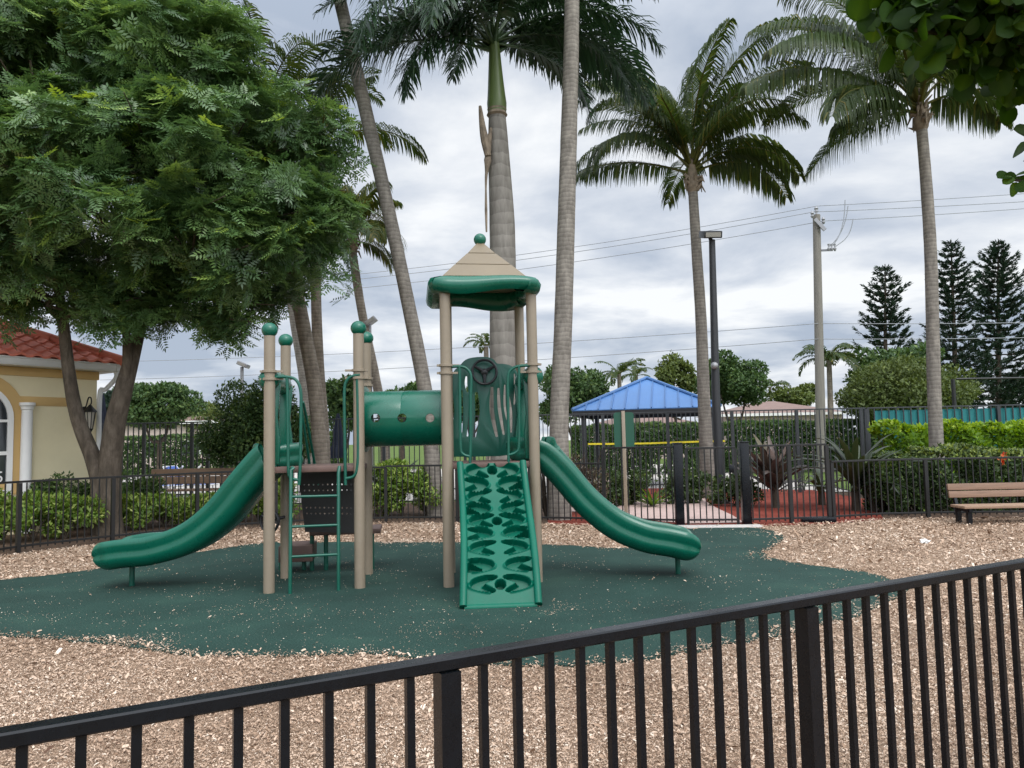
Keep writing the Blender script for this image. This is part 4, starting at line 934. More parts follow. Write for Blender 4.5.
# slide hoods: roll bar over each slide mouth with a side wall at each post
def hood(f, b_, outw, zt):
    f = Vector(f); b_ = Vector(b_); o = outw
    a = f + o * .02 - ey * .03; c = b_ + o * .02 - ey * .06; dd = (c - a).normalized(); Lh = (c - a).length
    m_ = MB(); prof = [(.001, -.02)] + [(.115 * math.sin(R(x)), .09 - .11 * math.cos(R(x))) for x in (30, 60, 90)] + [(.12, Lh * .3), (.105, Lh * .5), (.12, Lh * .7)] + [(.115 * math.sin(R(x)), Lh - .09 - .11 * math.cos(R(x))) for x in (90, 120, 150)] + [(.001, Lh + .02)]
    m_.lathe(a + ez * zt, prof, 18, dd); hd_ = m_.build('slide_hood', M['plastic'], PS)
    for q, s_ in ((f, 1), (b_, -1)):
        w_ = MB(); base = q + ey * s_ * .115
        poly = [(-.06, DZ + .02), (.09, DZ + .02), (.10, DZ + .3), (.07, DZ + .55), (.10, zt - .05), (.06, zt + .05), (-.05, zt + .05)]
        ux = -o
        w_.prism([(x, z) for x, z in poly], Vector((base.x, base.y, 0)), ux, ez, .05)
        w_.build('side_wall', M['plastic'], hd_, bevel=.015)
hood(A_FL, A_BL, -ex, W(265, 380, A_FL.y + .1).z)
hood(T_FR, T_BR, ex, W(540, 376, T_FR.y + .1).z)
# hand rails beside the ladder opening
def rail(*pts, r=.017): return MB().tube(spline([Vector(p) for p in pts], 6), r, 10)
def fW(px, py, Y): return W(px, py, Y)
yl = A_FL.y - .02; yr = A_FR.y - .05
rail(fW(277, 377, yl), fW(288, 377, yl), fW(296, 380, yl), fW(300.5, 390, yl), fW(301, 410, yl), fW(300.5, 450, yl), fW(300, 470, yl), fW(299, 485, yl)).build('handrail', M['green_metal'], PS)
rail(fW(287, 377, yl + .002), fW(287.5, 395, yl), fW(288, 440, yl), fW(288.5, 470, yl), fW(291, 478, yl), fW(299, 480, yl)).build('handrail', M['green_metal'], PS)
rail(fW(360, 375, yr), fW(355, 375.5, yr), fW(348, 379, yr), fW(344.5, 389, yr), fW(344.5, 420, yr), fW(345, 455, yr), fW(345.5, 485, yr)).build('handrail', M['green_metal'], PS)
rail(fW(357, 376, yr), fW(357.5, 395, yr), fW(358, 440, yr), fW(357.5, 466, yr), fW(354, 476, yr), fW(346, 478.5, yr)).build('handrail', M['green_metal'], PS)
# ladder
ld0, ld1 = G(290, 595), G(338.5, 591.5); 
lt_ = MB(); la, lb_ = W(291, 470, yl - .03), W(338.5, 469.5, yr - .03)
ldo = None
r1 = MB().tube([ld0, la, la + Vector((.02, .03, .02))], .019, 10).build('ladder', M['green_metal'], PS)
MB().tube([ld0, ld0 + (la - ld0) * .97, la + Vector((0, .05, .03))], .0195, 10).build('rail', M['green_metal'], r1)
MB().tube([ld1, ld1 + (lb_ - ld1) * .97, lb_ + Vector((0, .05, .03))], .0195, 10).build('rail', M['green_metal'], r1)
for yy in (497, 527, 557):
    f = (ld0.z + W(290, yy, ld0.y).z) / la.z
    MB().tube([ld0 + (la - ld0) * f, ld1 + (lb_ - ld1) * f], .015, 10).build('rung', M['green_metal'], r1)
# barrier with steering wheel at the back of the tower, with curved slots
pc = (T_BL + T_BR) / 2 - ey * .03; s_ = pc.y / FPX
def pu(px): return (px - proj(pc + ez * 1.9)[0]) * s_
def pz(py): return W(486, py, pc.y).z
outl = [(pu(452), pz(456)), (pu(519), pz(454)), (pu(519.5), pz(430)), (pu(517), pz(408)), (pu(520), pz(385)), (pu(518), pz(372)), (pu(512), pz(366)), (pu(504), pz(364)), (pu(498), pz(363.5)), (pu(494), pz(359)), (pu(486), pz(357)), (pu(474), pz(357.5)), (pu(466), pz(360)), (pu(460), pz(366)), (pu(454), pz(372)), (pu(452), pz(385)), (pu(454.5), pz(408)), (pu(452), pz(430))]
op = spline([Vector((x, z, 0)) for x, z in outl + [outl[0]]], 3)[:-1]
ct = MB()
def slot(pts, w):
    P = spline([Vector((pu(a), pz(c), 0)) for a, c in pts], 4); L1 = []; L2 = []
    for i, p in enumerate(P):
        t = (P[min(i + 1, len(P) - 1)] - P[max(i - 1, 0)]).normalized(); nn_ = Vector((-t.y, t.x, 0)); ww = w * s_ * (.35 + .65 * math.sin(math.pi * min(1, max(0, .12 + .76 * i / (len(P) - 1)))))
        L1.append(p + nn_ * ww / 2); L2.append(p - nn_ * ww / 2)
    ct.prism([(q.x, q.y) for q in L1 + L2[::-1]], Vector((pc.x, pc.y, 0)), ex, ez, .3)
slot([(467, 376), (466.5, 384), (468, 392)], 2.6); slot([(462, 390), (461.5, 412), (461, 432)], 3.2); slot([(470.5, 392), (470, 414), (467, 436)], 2.6)
slot([(476.5, 392), (477.5, 412), (474, 437)], 4.6); slot([(492.5, 387), (492, 412), (496.5, 437)], 4.4); slot([(499, 388), (499.5, 408), (503.5, 435)], 3.6)
slot([(505.5, 385), (505, 405), (507, 420)], 2.6); slot([(509, 396), (511, 412), (511, 433)], 3.2); slot([(515.5, 374), (516, 392), (514.5, 405)], 2.4)
pn = MB().prism([(q.x, q.y) for q in op], Vector((pc.x, pc.y, 0)), ex, ez, .035).build('barrier_panel', M['panel_green'], PS, cut=ct, bevel=.004)
def wheel(c, r, nrm, par, name='steering_wheel'):
    u = Vector((0, 0, 1)).cross(nrm).normalized(); v = nrm.cross(u); m_ = MB(); k = 28; sg = 8; vs = []
    for i in range(k):
        a = 2 * math.pi * i / k; d_ = u * math.cos(a) + v * math.sin(a)
        vs += [c + d_ * (r + .016 * math.cos(2 * math.pi * j / sg)) + nrm * .016 * math.sin(2 * math.pi * j / sg) for j in range(sg)]
    m_.add(vs, [(i * sg + j, i * sg + (j + 1) % sg, ((i + 1) % k) * sg + (j + 1) % sg, ((i + 1) % k) * sg + j) for i in range(k) for j in range(sg)])
    for a in (270, 30, 150): m_.tube([c - nrm * .02, c + (u * math.cos(R(a)) + v * math.sin(R(a))) * r], [.03, .016], 8)
    m_.lathe(c - nrm * .06, [(.03, 0), (.045, .03), (.045, .06), (.02, .075)], 14, nrm)
    return m_.build(name, M['wheel_black'], par)
wheel(W(484.5, 372, pc.y - .10), .150, -ey, PS)
MB().tube([W(484.5, 372, pc.y - .06), W(484.5, 372, pc.y)], .022, 10).build('wheel_shaft', M['wheel_black'], PS)
yt0, yt1 = T_FL.y + .0, T_FR.y - .04
rail(fW(449, 367, yt0), fW(460, 366.5, yt0), fW(467, 369, yt0), fW(471, 377, yt0), fW(470.5, 400, yt0), fW(470.5, 440, yt0), fW(470, 463, yt0)).build('handrail', M['green_metal'], PS)
rail(fW(459.5, 367, yt0), fW(460, 400, yt0), fW(460.5, 445, yt0), fW(463, 454, yt0), fW(470, 456.5, yt0)).build('handrail', M['green_metal'], PS)
rail(fW(531, 365.5, yt1), fW(520, 366, yt1), fW(512, 369, yt1), fW(508, 377, yt1), fW(508, 400, yt1), fW(508.5, 440, yt1), fW(508.5, 463, yt1)).build('handrail', M['green_metal'], PS)
rail(fW(519, 366, yt1), fW(519, 400, yt1), fW(519, 443, yt1), fW(516.5, 452, yt1), fW(508.5, 455, yt1)).build('handrail', M['green_metal'], PS)
# climbing ramp
cb0, ct0 = G(501, 609), W(491.5, 463, T_FL.y - .03); cb0 = cb0 + ez * .03
cdir = ct0 - cb0; cs = Vector((math.cos(R(4)), math.sin(R(4)), 0)); cn = cs.cross(cdir.normalized()).normalized()
if cn.y > 0: cn = -cn
def cpt(s, v, h):      # s across -1..1, v along 0..1, h proud
    w = .335 + .012 * (1 - v) ** 2
    bow = .045 * math.sin(v * math.pi * 2) - .02 * math.sin(v * math.pi)
    return cb0 + cdir * v + cs * (s * w + .02 * math.sin(v * math.pi)) + cn * (bow + h)
rows = [.945, .85, .76, .67, .575, .475, .365, .245, .125]
def chev(i, v, s):
    return [(s * .16, v + .040), (s * .46, v + .030), (s * .78, v + .002), (s * .52, v - .024), (s * .22, v - .044)] if i % 2 == 0 else [(s * .84, v + .034), (s * .56, v + .025), (s * .24, v + .0), (s * .54, v - .024), (s * .86, v - .040)]
nv, ns = 230, 96; LR = cdir.length
gs, gv = np.meshgrid(np.linspace(-1, 1, ns + 1), np.linspace(0, 1, nv + 1)); gx, gy = gs * .345, gv * LR; hgt = np.zeros_like(gx)
def curve_field(ctrl, ds, dv, wmin, wmax, pw):
    P = spline([Vector(((a + ds) * .345, (c + dv) * LR, 0)) for a, c in ctrl], 8); k = len(P); f = np.full(gx.shape, -9.0)
    for j, p in enumerate(P):
        w = wmin + wmax * math.sin(math.pi * j / (k - 1)) ** pw
        f = np.maximum(f, 1 - np.sqrt((gx - p.x) ** 2 + (gy - p.y) ** 2) / w)
    return f
sm = lambda t: np.clip(t, 0, 1) ** 2 * (3 - 2 * np.clip(t, 0, 1))
pit = np.zeros_like(gx); ridge = np.zeros_like(gx)
for i, v in enumerate(rows):
    for s in (-1, 1):
        k_ = s * (1 if i % 2 == 0 else -1)
        pit = np.maximum(pit, sm(curve_field(chev(i, v, s), -.05 * k_, .006, .011, .041, .75) * 2.6))
        ridge = np.maximum(ridge, sm(curve_field(chev(i, v, s), .075 * k_, -.005, .012, .024, .8) * 1.3))
        if (i, s) in ((1, 1), (3, -1), (5, 1), (7, -1)):
            for t in np.linspace(0, 1, 7): pit = np.maximum(pit, 1.5 * sm((1 - np.sqrt((gx - s * (.56 + .28 * t) * .345) ** 2 + ((gy - (v - .003) * LR) / 1.0) ** 2) / (.022 + .026 * t)) * 3))
for v in (rows[0] + .005, rows[4] - .002, rows[8]): pit = np.maximum(pit, 1.5 * sm((1 - np.hypot(gx, gy - v * LR) / .056) * 4))
hgt = .020 * ridge * (1 - np.clip(pit, 0, 1)) - .085 * pit
V = []; F = []; n1 = (nv + 1) * (ns + 1)
for v in range(nv + 1):
    for s in range(ns + 1): V.append(tuple(cpt(-1 + 2 * s / ns, v / nv, hgt[v, s])))
for v in range(nv + 1):
    for s in range(ns + 1): V.append(tuple(cpt(-1 + 2 * s / ns, v / nv, -.15)))
q_ = lambda v, s: v * (ns + 1) + s
for v in range(nv):
    for s in range(ns): F += [(q_(v, s), q_(v, s + 1), q_(v + 1, s + 1), q_(v + 1, s)), (n1 + q_(v, s), n1 + q_(v + 1, s), n1 + q_(v + 1, s + 1), n1 + q_(v, s + 1))]
    F += [(q_(v, 0), q_(v + 1, 0), n1 + q_(v + 1, 0), n1 + q_(v, 0)), (q_(v, ns), n1 + q_(v, ns), n1 + q_(v + 1, ns), q_(v + 1, ns))]
for s in range(ns): F += [(q_(0, s), n1 + q_(0, s), n1 + q_(0, s + 1), q_(0, s + 1)), (q_(nv, s), q_(nv, s + 1), n1 + q_(nv, s + 1), n1 + q_(nv, s))]
slab = MB(); slab.v = V; slab.f = F
CL = slab.build('climbing_ramp', M['climber'], PS, smooth=60)
for s in (-1, 1):
    e_ = MB(); n_ = 30
    pr = [(-.032, -.165), (.032, -.165), (.036, .012), (.030, .034), (.014, .044), (-.014, .044), (-.030, .034), (-.036, .012)]
    P = [cpt(s, -.0 + i / n_, 0) + cs * s * .012 for i in range(n_ + 1)]
    e_.sweep(pr, P, [cs] * len(P), [cn] * len(P)).build('side_rim', M['climber'], CL, smooth=60)
lip = MB(); P = [cpt(-1 + 2 * i / 8, 0, -.03) for i in range(9)]; lip.tube(P, .04, 10).build('bottom_lip', M['climber'], CL)
# under the ladder deck: perforated black sheet, transfer steps, play wheel
yb = A_BR.y - .05
Q = [W(298, 472, yb), W(356, 471, yb), W(355, 533, yb), W(305, 532, yb)]
mb = MB(); mb.add(Q + [p + ey * .02 for p in Q], [(0, 3, 2, 1), (4, 5, 6, 7), (0, 1, 5, 4), (1, 2, 6, 5), (2, 3, 7, 6), (3, 0, 4, 7)])
ctp = MB(); o_ = Q[3]; 
for r_ in range(9):
    f = .12 + .76 * r_ / 8
    for k in range(11):
        g_ = .08 + .84 * k / 10; a = Q[3] + (Q[0] - Q[3]) * f; c = Q[2] + (Q[1] - Q[2]) * f
        if (r_ % 4) in (2, 3) or (k % 5 == 0 and False): 
            p_ = a + (c - a) * g_; ctp.lathe(p_ - ey * .1, [(.011, 0), (.011, .25)], 6, ey)
mb.build('riser_sheet', M['black_sheet'], PS, cut=ctp, smooth=0)
def pdeck(name, pxl, pxr, py, y0, dy, th):
    a, c = W(pxl, py, y0), W(pxr, py, y0); z = (a.z + c.z) / 2
    m_ = MB().box(((a.x + c.x) / 2, y0 + dy / 2, z - th / 2), (c.x - a.x, dy, th), rotP); return m_.build(name, M['deck'], PS, bevel=.01), z
stp, z_ = pdeck('transfer_platform', 307, 377, 530, 9.65, .55, .06)
for px in (312, 326, 372):
    p_ = W(px, 540, 9.75); MB().tube([(p_.x, 9.75, 0), (p_.x, 9.75, z_ - .06)], .028, 10).build('leg', M['green_metal'], stp)
st2, z2 = pdeck('transfer_step', 276, 309, 546, 9.55, .5, .2)
for px in (281, 304):
    p_ = W(px, 560, 9.8); MB().tube([(p_.x, 9.8, 0), (p_.x, 9.8, z2 - .2)], .028, 10).build('leg', M['green_metal'], st2)
rail(fW(303, 402, A_BL.y + .08), fW(306, 416, A_BL.y + .2), fW(314, 460, A_BL.y + .55), fW(318, 487, A_BL.y + .7)).build('stair_rail', M['green_metal'], PS)
rail(fW(301, 404, A_BL.y + .0), fW(303, 420, A_BL.y + .1), fW(309, 460, A_BL.y + .35), fW(313, 490, A_BL.y + .5)).build('stair_rail', M['green_metal'], PS)
wc = W(269.5, 521, 8.72); wheel(wc, .125, (-ey * .85 - ex * .5).normalized(), PS)
MB().tube([wc + (ey * .85 + ex * .5) * .03, Vector((A_BL.x, A_BL.y, wc.z))], .02, 8).build('wheel_shaft', M['wheel_black'], PS)
# ------------------------------------------------------------------ palms
def frond_mesh(name, mat, parent, base, az, el, L, droop, npairs=46, ll=.62, lw=.05, hang=.55, vee=.35, curl=0.0, r0=.028, tone_mu=.45, mat_r=None, start=.14, plume=0.0, swirl=.0, rag=True):
    """one pinnate palm leaf: a drooping stalk with two rows of narrow leaflets"""
    nseg = 26; az = R(az); el = R(el); P = [np.array(base, float)]; T = []
    hz = np.array([math.cos(az), math.sin(az), 0]); side0 = np.array([-math.sin(az), math.cos(az), 0])
    for i in range(nseg):
        s = (i + .5) / nseg; e_ = el - R(droop) * s ** 1.35; a2 = hz * math.cos(swirl * s) + side0 * math.sin(swirl * s)
        t = a2 * math.cos(e_) + np.array([0, 0, math.sin(e_)]); T.append(t); P.append(P[-1] + t * L / nseg)
    P = np.array(P); T = np.array(T + [T[-1]])
    V = []; F = []; tone = []
    rl = RNG.normal(0, .30) if rag else 0.0
    def emit(vs, fs, tn):
        k = len(V); V.extend(vs); F.extend([tuple(q + k for q in f) for f in fs]); tone.extend([tn] * len(vs))
    # stalk as a three sided tapering tube
    rs = [r0 * (1 - .85 * i / nseg) * (1.6 if i < 2 else 1) for i in range(nseg + 1)]
    vs = []
    for i in range(nseg + 1):
        t = T[i]; s_ = np.cross(t, [0, 0, 1.0]); ns = np.linalg.norm(s_); s_ = s_ / ns if ns > 1e-3 else side0; u = np.cross(s_, t)
        for a in (90, 210, 330): vs.append(P[i] + (s_ * math.cos(R(a)) + u * math.sin(R(a))) * rs[i])
    emit(vs, [(i * 3 + j, i * 3 + (j + 1) % 3, i * 3 + 3 + (j + 1) % 3, i * 3 + 3 + j) for i in range(nseg) for j in range(3)], .85)
    for i in range(npairs):
        s = start + (1 - start) * (i + RNG.uniform(-.2, .2)) / (npairs - 1); s = min(max(s, 0), .999)
        x = s * nseg; k = int(x); f = x - k; p = P[k] * (1 - f) + P[k + 1] * f; t = T[min(k, nseg)]
        s_ = np.cross(t, [0, 0, 1.0]); ns = np.linalg.norm(s_); s_ = s_ / ns if ns > 1e-3 else side0; u = np.cross(s_, t)
        s_, u = s_ * math.cos(rl) + u * math.sin(rl), u * math.cos(rl) - s_ * math.sin(rl)
        q = (s - start) / (1 - start); ln = ll * (math.sin(math.pi * (.16 + .80 * q)) ** .6) * RNG.uniform(.7, 1.12)
        for sg in (-1, 1):
            if rag and RNG.uniform() < .07: continue
            pl = RNG.uniform(-plume, plume) if plume else 0
            d = s_ * sg + t * (.45 + .7 * q) + u * (vee + pl + RNG.normal(0, .06)); d = d / np.linalg.norm(d)
            g = np.array([0, 0, -1.0]); h = hang * RNG.uniform(.75, 1.25)
            d2 = d + g * h; d2 /= np.linalg.norm(d2); d3 = d + g * h * 2.2; d3 /= np.linalg.norm(d3)
            a = p; b_ = a + d * ln * .35; c = b_ + d2 * ln * .35; e = c + d3 * ln * .3
            wv = np.cross(d, u); wv = wv / max(1e-6, np.linalg.norm(wv)); wv = wv * .7 + t * .6; wv /= np.linalg.norm(wv); w = lw / 2
            tn = float(np.clip(RNG.normal(tone_mu, .16) + (.25 if q > .93 and RNG.uniform() < .3 else 0), 0, 1))
            emit([a - wv * w * .5, a + wv * w * .5, b_ - wv * w, b_ + wv * w, c - wv * w * .8, c + wv * w * .8, e - wv * w * .12, e + wv * w * .12], [(0, 1, 3, 2), (2, 3, 5, 4), (4, 5, 7, 6)], tn)
    me = npmesh(name, np.array(V), np.array([f if len(f) == 4 else f for f in F]), np.array(tone), ORG[parent.name])
    return link(name, me, mat, parent)
def palm_trunk(t, pts, radii, mat, n=16, ringy=.03):
    p = spline(pts, 10); rr = lerpl(radii, len(p)); rr = [r_ * (1 + random.uniform(-ringy, ringy)) for r_ in rr]
    m_ = MB().tube(p, rr, n); o = m_.build('trunk', mat, t, smooth=60); return p[-1]
def palm(label, pix, Y, radii, mat, fronds, group=None, leaf='palm_leaf', boot=True, kw=None, ylean=0.0, topY=None, base=None, ringy=.014):
    n = len(pix); pts = [W(px, py, Y + ((topY - Y) * i / (n - 1) if topY else 0)) for i, (px, py) in enumerate(pix)]
    b0 = base or Vector((pts[0].x + (pts[0].x - pts[1].x) * .15, Y, 0)); b0 = Vector((b0.x, b0.y, -.05))
    t = thing('palm_tree', b0, label, 'palm tree', group)
    top = palm_trunk(t, [b0] + pts, radii, mat, ringy=ringy)
    if boot:
        m_ = MB(); rt0 = radii[-1]
        m_.lathe(top - ez * .22, [(rt0 * .95, 0), (rt0 * 1.35, .10), (rt0 * 1.45, .22), (rt0 * 1.2, .40), (rt0 * .8, .7), (rt0 * .4, 1.0)], 14)
        for k in range(26):
            a = random.uniform(0, 6.28); d = Vector((math.cos(a), math.sin(a), 0)); q = top + ez * random.uniform(-.2, .35) + d * rt0 * 1.1
            m_.tube([q, q + d * random.uniform(.04, .12) + ez * random.uniform(.0, .16), q + d * random.uniform(.08, .2) + ez * random.uniform(-.2, .25)], [rt0 * .4, rt0 * .3, .012], 5)
        m_.build('leaf_base', M['dead'], t)
    for fr_ in fronds:
        kk = dict(kw or {}); 
        if len(fr_) > 4: kk.update(fr_[4])
        az, el, L, dr = fr_[:4]; bp = top + ez * ((.15 + .65 * max(0, el) / 90) if boot else 0) + Vector((math.cos(R(az)), math.sin(R(az)), 0)) * radii[-1] * .6
        frond_mesh('frond', M[leaf], t, bp, az, el, L, dr, **kk)
    return t, top
# coconut palm in front of the cabana
palm('coconut palm beside the black lamp post with a full upright crown', [(704, 400), (701, 320), (696.5, 250), (692.5, 185)], 19.5, [.20, .16, .145, .135, .12], M['bark_palm'],
     [(172, 22, 3.2, 55, {'hang': 2.2, 'vee': 0}), (160, 50, 3.9, 125), (186, 46, 3.4, 120), (195, 58, 3.7, 105), (140, 70, 4.0, 60), (310, 74, 3.8, 55), (120, 78, 3.5, 45), (60, 82, 3.6, 40), (95, 70, 3.5, 60), (270, 76, 3.5, 60), (200, 66, 3.8, 75), (330, 66, 3.9, 72), (12, 46, 3.7, 88), (352, 36, 3.2, 95, {'hang': 1.8, 'vee': 0}), (30, 64, 3.7, 70), (340, 58, 3.4, 95), (145, 62, 3.6, 85), (300, 55, 3.2, 100), (80, 40, 3.2, 95), (5, 26, 3.1, 85, {'hang': 1.6}), (225, 58, 3.3, 90), (20, 74, 3.5, 60), (170, 68, 3.6, 70)], kw={'ll': .95, 'npairs': 112, 'lw': .040, 'hang': 1.6, 'vee': .2, 'r0': .04, 'swirl': .4}, base=G(708.5, 498))
# coconut palm at the right
palm('coconut palm rising through the bright hedge on the right with low hanging fronds', [(934.5, 400), (932.5, 320), (930.5, 250), (926, 180), (921, 122)], 17.0, [.155, .145, .138, .132, .125, .115], M['bark_palm'],
     [(178, 34, 4.5, 72, {'hang': 2.4, 'vee': 0, 'll': 1.25}), (186, 46, 4.4, 84, {'hang': 2.2, 'vee': 0, 'll': 1.2}), (168, 58, 4.5, 80), (192, 8, 2.7, 55, {'hang': 2.2, 'vee': 0}), (200, 20, 3.4, 80, {'hang': 2.0}), (150, 66, 4.4, 75), (185, 68, 4.4, 92), (8, 30, 2.6, 75, {'hang': 2.4, 'vee': 0}), (352, 50, 3.2, 95, {'hang': 2.0}), (30, 60, 3.4, 80), (90, 62, 3.9, 80), (270, 66, 3.9, 75), (225, 46, 4.0, 85), (130, 44, 4.0, 85), (315, 62, 3.7, 80), (60, 78, 3.9, 55), (200, 80, 3.9, 60), (0, 74, 3.7, 60), (250, 30, 3.4, 75), (110, 20, 3.4, 70)], kw={'ll': 1.05, 'npairs': 116, 'lw': .041, 'hang': 1.7, 'vee': .2, 'r0': .042, 'swirl': .35}, base=Vector((W(936.5, 460, 17).x, 17, 0)))
# royal palm behind the tower
ryY = 16.2
rtree, rtop = palm('royal palm with smooth grey trunk and green crownshaft behind the tower', [(504, 430), (503, 340), (503, 280), (502, 220), (499, 160), (497, 112)], ryY, [.30, .29, .285, .285, .275, .235, .18], M['bark_royal'], [], leaf='royal_leaf', boot=False, ringy=.006)
stop_ = W(494, 38, ryY)
MB().tube(spline([rtop - ez * .03, rtop + ez * .2, (rtop + stop_) / 2, stop_], 6), lerpl([.20, .215, .16, .10], 19), 16).build('crownshaft', M['shaft'], rtree)
MB().lathe(rtop - ez * .12, [(.18, 0), (.23, .05), (.20, .12), (.215, .18)], 16).build('leaf_scar', M['dead'], rtree)
for az, el, L, dr, kk in [(180, 30, 4.2, 78, {}), (222, 30, 4.3, 118, {}), (15, 38, 4.5, 118, {}), (250, 20, 3.8, 95, {}), (285, 45, 4.4, 130, {}), (8, 15, 4.0, 85, {}), (207, 5, 2.9, 102, {}), (355, 12, 3.7, 96, {}), (358, -8, 3.0, 82, {}), (185, 15, 4.4, 75, {'ll': .95}), (350, 30, 4.0, 92, {}), (178, 52, 4.5, 92, {}), (188, 66, 4.0, 120, {}), (165, 34, 4.0, 80, {}), (200, 20, 3.2, 85, {}), (235, 62, 3.6, 120, {}), (262, 58, 3.4, 125, {'ll': .7}), (290, 62, 3.5, 130, {}), (40, 30, 3.2, 90, {'ll': .7}), (12, 34, 3.6, 118, {}), (2, 56, 4.2, 96, {}), (18, 66, 4.2, 95, {}), (20, 66, 3.9, 130, {}), (90, 75, 3.8, 60, {}), (110, 50, 3.8, 90, {}), (60, 50, 3.8, 90, {}), (215, 80, 3.8, 70, {}), (35, 40, 3.7, 100, {}), (145, 60, 4.0, 105, {})]:
    frond_mesh('frond', M['royal_leaf'], rtree, stop_ + Vector((math.cos(R(az)) * .06, math.sin(R(az)) * .06, random.uniform(-.35, .1))), az, el, L, dr, npairs=125, ll=kk.get('ll', .80), lw=.05, hang=.6, vee=.1, plume=.85, r0=.04, tone_mu=.45)
dl = MB(); dY = ryY - .27
dl.tube(spline([W(491, 128, dY), W(488, 148, dY), W(488, 158, dY)], 5), lerpl([.03, .07, .05], 11), 8)
dl.tube(spline([W(480, 106, dY - .05), W(483, 130, dY - .05), W(488, 156, dY - .04)], 5), lerpl([.03, .06, .09, .07], 11), 8)
dl.tube(spline([W(488, 152, dY), W(487.5, 163, dY), W(486, 180, dY), W(486, 205, dY), W(486.5, 232, dY)], 5), lerpl([.045, .08, .035, .02, .03, .018], 21), 8)
dl.build('dead_sheath', M['dead'], rtree)
# tall palm trunk between tower and cabana: its crown stands above the picture
wide = [(a, 60 if i % 2 else 42, 3.4, 55) for i, a in enumerate(range(0, 360, 28))]
palm('tall palm with pale mottled trunk rising out of frame just right of the tower', [(559, 430), (563, 330), (566, 230), (569, 130), (572, 0), (575, -340)], 15.3, [.24, .19, .185, .18, .17, .155, .14], M['bark_palm'], wide, kw={'ll': .7, 'npairs': 40})
# leaning palm left of the tower
palm('leaning palm with ringed trunk curving out of frame over the tunnel', [(431, 446), (424, 385), (405, 288), (385, 195), (362, 95), (341, 5), (318, -95)], 16.6, [.20, .165, .16, .15, .15, .15, .145, .13], M['bark_palm'],
     [(185, 0, 4.4, 80, {'hang': 2.2}), (215, -6, 4.2, 72, {'hang': 2.0}), (195, -20, 4.0, 60, {'hang': 2.0}), (178, 18, 4.6, 92, {'hang': 2.2}), (235, -15, 4.0, 62, {'hang': 2.0}), (165, 5, 4.4, 80, {'hang': 2.0}), (200, 32, 3.4, 105), (240, 12, 3.2, 100, {'hang': 1.5}), (172, 20, 3.6, 95), (150, 45, 3.6, 85), (270, 55, 3.5, 80), (90, 55, 3.5, 80), (20, 55, 3.5, 70), (340, 48, 3.4, 70), (50, 35, 3.4, 70), (120, 25, 3.4, 80), (300, 35, 3.3, 75), (225, 62, 3.4, 80), (5, 75, 3.6, 50)], kw={'ll': .95, 'npairs': 90, 'lw': .05, 'hang': .9}, base=G(436, 515))
# palms behind the left deck
palm('dark leaning palm trunk directly behind the ladder deck with crown lost in the tree', [(321, 455), (315, 390), (304, 330), (296, 290), (276, 200), (262, 130)], 17.5, [.19, .18, .17, .165, .16, .15, .14], M['bark_palm_dark'],
     [(a, 45 + 15 * (i % 2), 3.0, 85) for i, a in enumerate(range(10, 370, 30))], kw={'ll': .75, 'npairs': 40}, base=Vector((W(326, 500, 17.5).x, 17.5, 0)))
palm('palm with slender trunk behind the dark trunk and fronds arching past the leaning palm', [(324, 440), (319, 370), (316, 290), (318, 220), (322, 158)], 19.0, [.155, .145, .135, .13, .125, .12], M['bark_palm_dark'],
     [(8, 32, 2.9, 92, {'hang': 1.8}), (175, 50, 3.0, 85), (30, 74, 2.4, 50), (200, 40, 2.6, 95), (60, 50, 3.0, 85), (110, 60, 3.0, 75), (140, 40, 3.0, 85), (230, 70, 2.8, 60), (290, 50, 2.8, 95), (250, 35, 2.8, 100)], kw={'ll': .75, 'npairs': 70, 'lw': .045})
palm('slender whitish palm trunk farthest left behind the ladder deck', [(309, 440), (303, 380), (292, 310), (287, 260)], 26, [.17, .15, .14, .13, .12], M['bark_palm'],
     [(a, 45, 2.8, 95) for a in range(5, 365, 40)], kw={'ll': .7, 'npairs': 34})
palm('smaller palm behind the deck posts with shaggy olive crown below the leaning palm', [(384, 430), (375, 375), (363, 318), (355, 270), (352, 246)], 24, [.17, .15, .145, .14, .14, .13], M['bark_palm_dark'],
     [(185, 20, 1.82, 95, {'hang': 1.5}), (200, 48, 1.403, 110), (350, 30, 1.89, 120, {'hang': 1.5}), (5, 50, 1.403, 125), (160, 62, 1.89, 85), (20, 66, 1.89, 80), (90, 72, 1.96, 60), (270, 66, 1.82, 90), (230, 30, 1.68, 105), (310, 30, 1.68, 110), (120, 40, 1.89, 90), (60, 45, 1.89, 95), (340, 72, 1.82, 60), (200, 78, 1.68, 50), (175, -5, 1.54, 70), (15, 0, 1.40, 75)], kw={'ll': .9, 'npairs': 70, 'tone_mu': .66, 'lw': .05, 'hang': 1.5})
# far small palms
for lab, px, py, Y, L_, k in (('far feathery palm above the pavilion roof left of its peak', 619, 374, 52, 1.9, 12), ('far palm tuft beside the left edge of the royal palm trunk', 486, 346, 45, 1.4, 11), ('shaggy far palm beside the utility pole', 829, 360, 44, 2.0, 22), ('small far palm left of the utility pole', 770, 388, 80, 2.4, 10), ('small far palm low behind the cabana and tree', 636, 376, 56, 1.6, 9)):
    fr = [(360 * i / k + 9, random.uniform(15, 70), L_ * random.uniform(.85, 1.1), random.uniform(75, 110)) for i in range(k)]
    p0 = W(px + 2, 430, Y)
    palm(lab, [(px + 2, 420), (px + 1, (py + 420) / 2), (px, py)], Y, [.2, .17, .15, .14], M['bark_palm_dark'], fr, kw={'ll': L_ * .26, 'npairs': 24, 'lw': .10, 'tone_mu': .45}, boot=False)

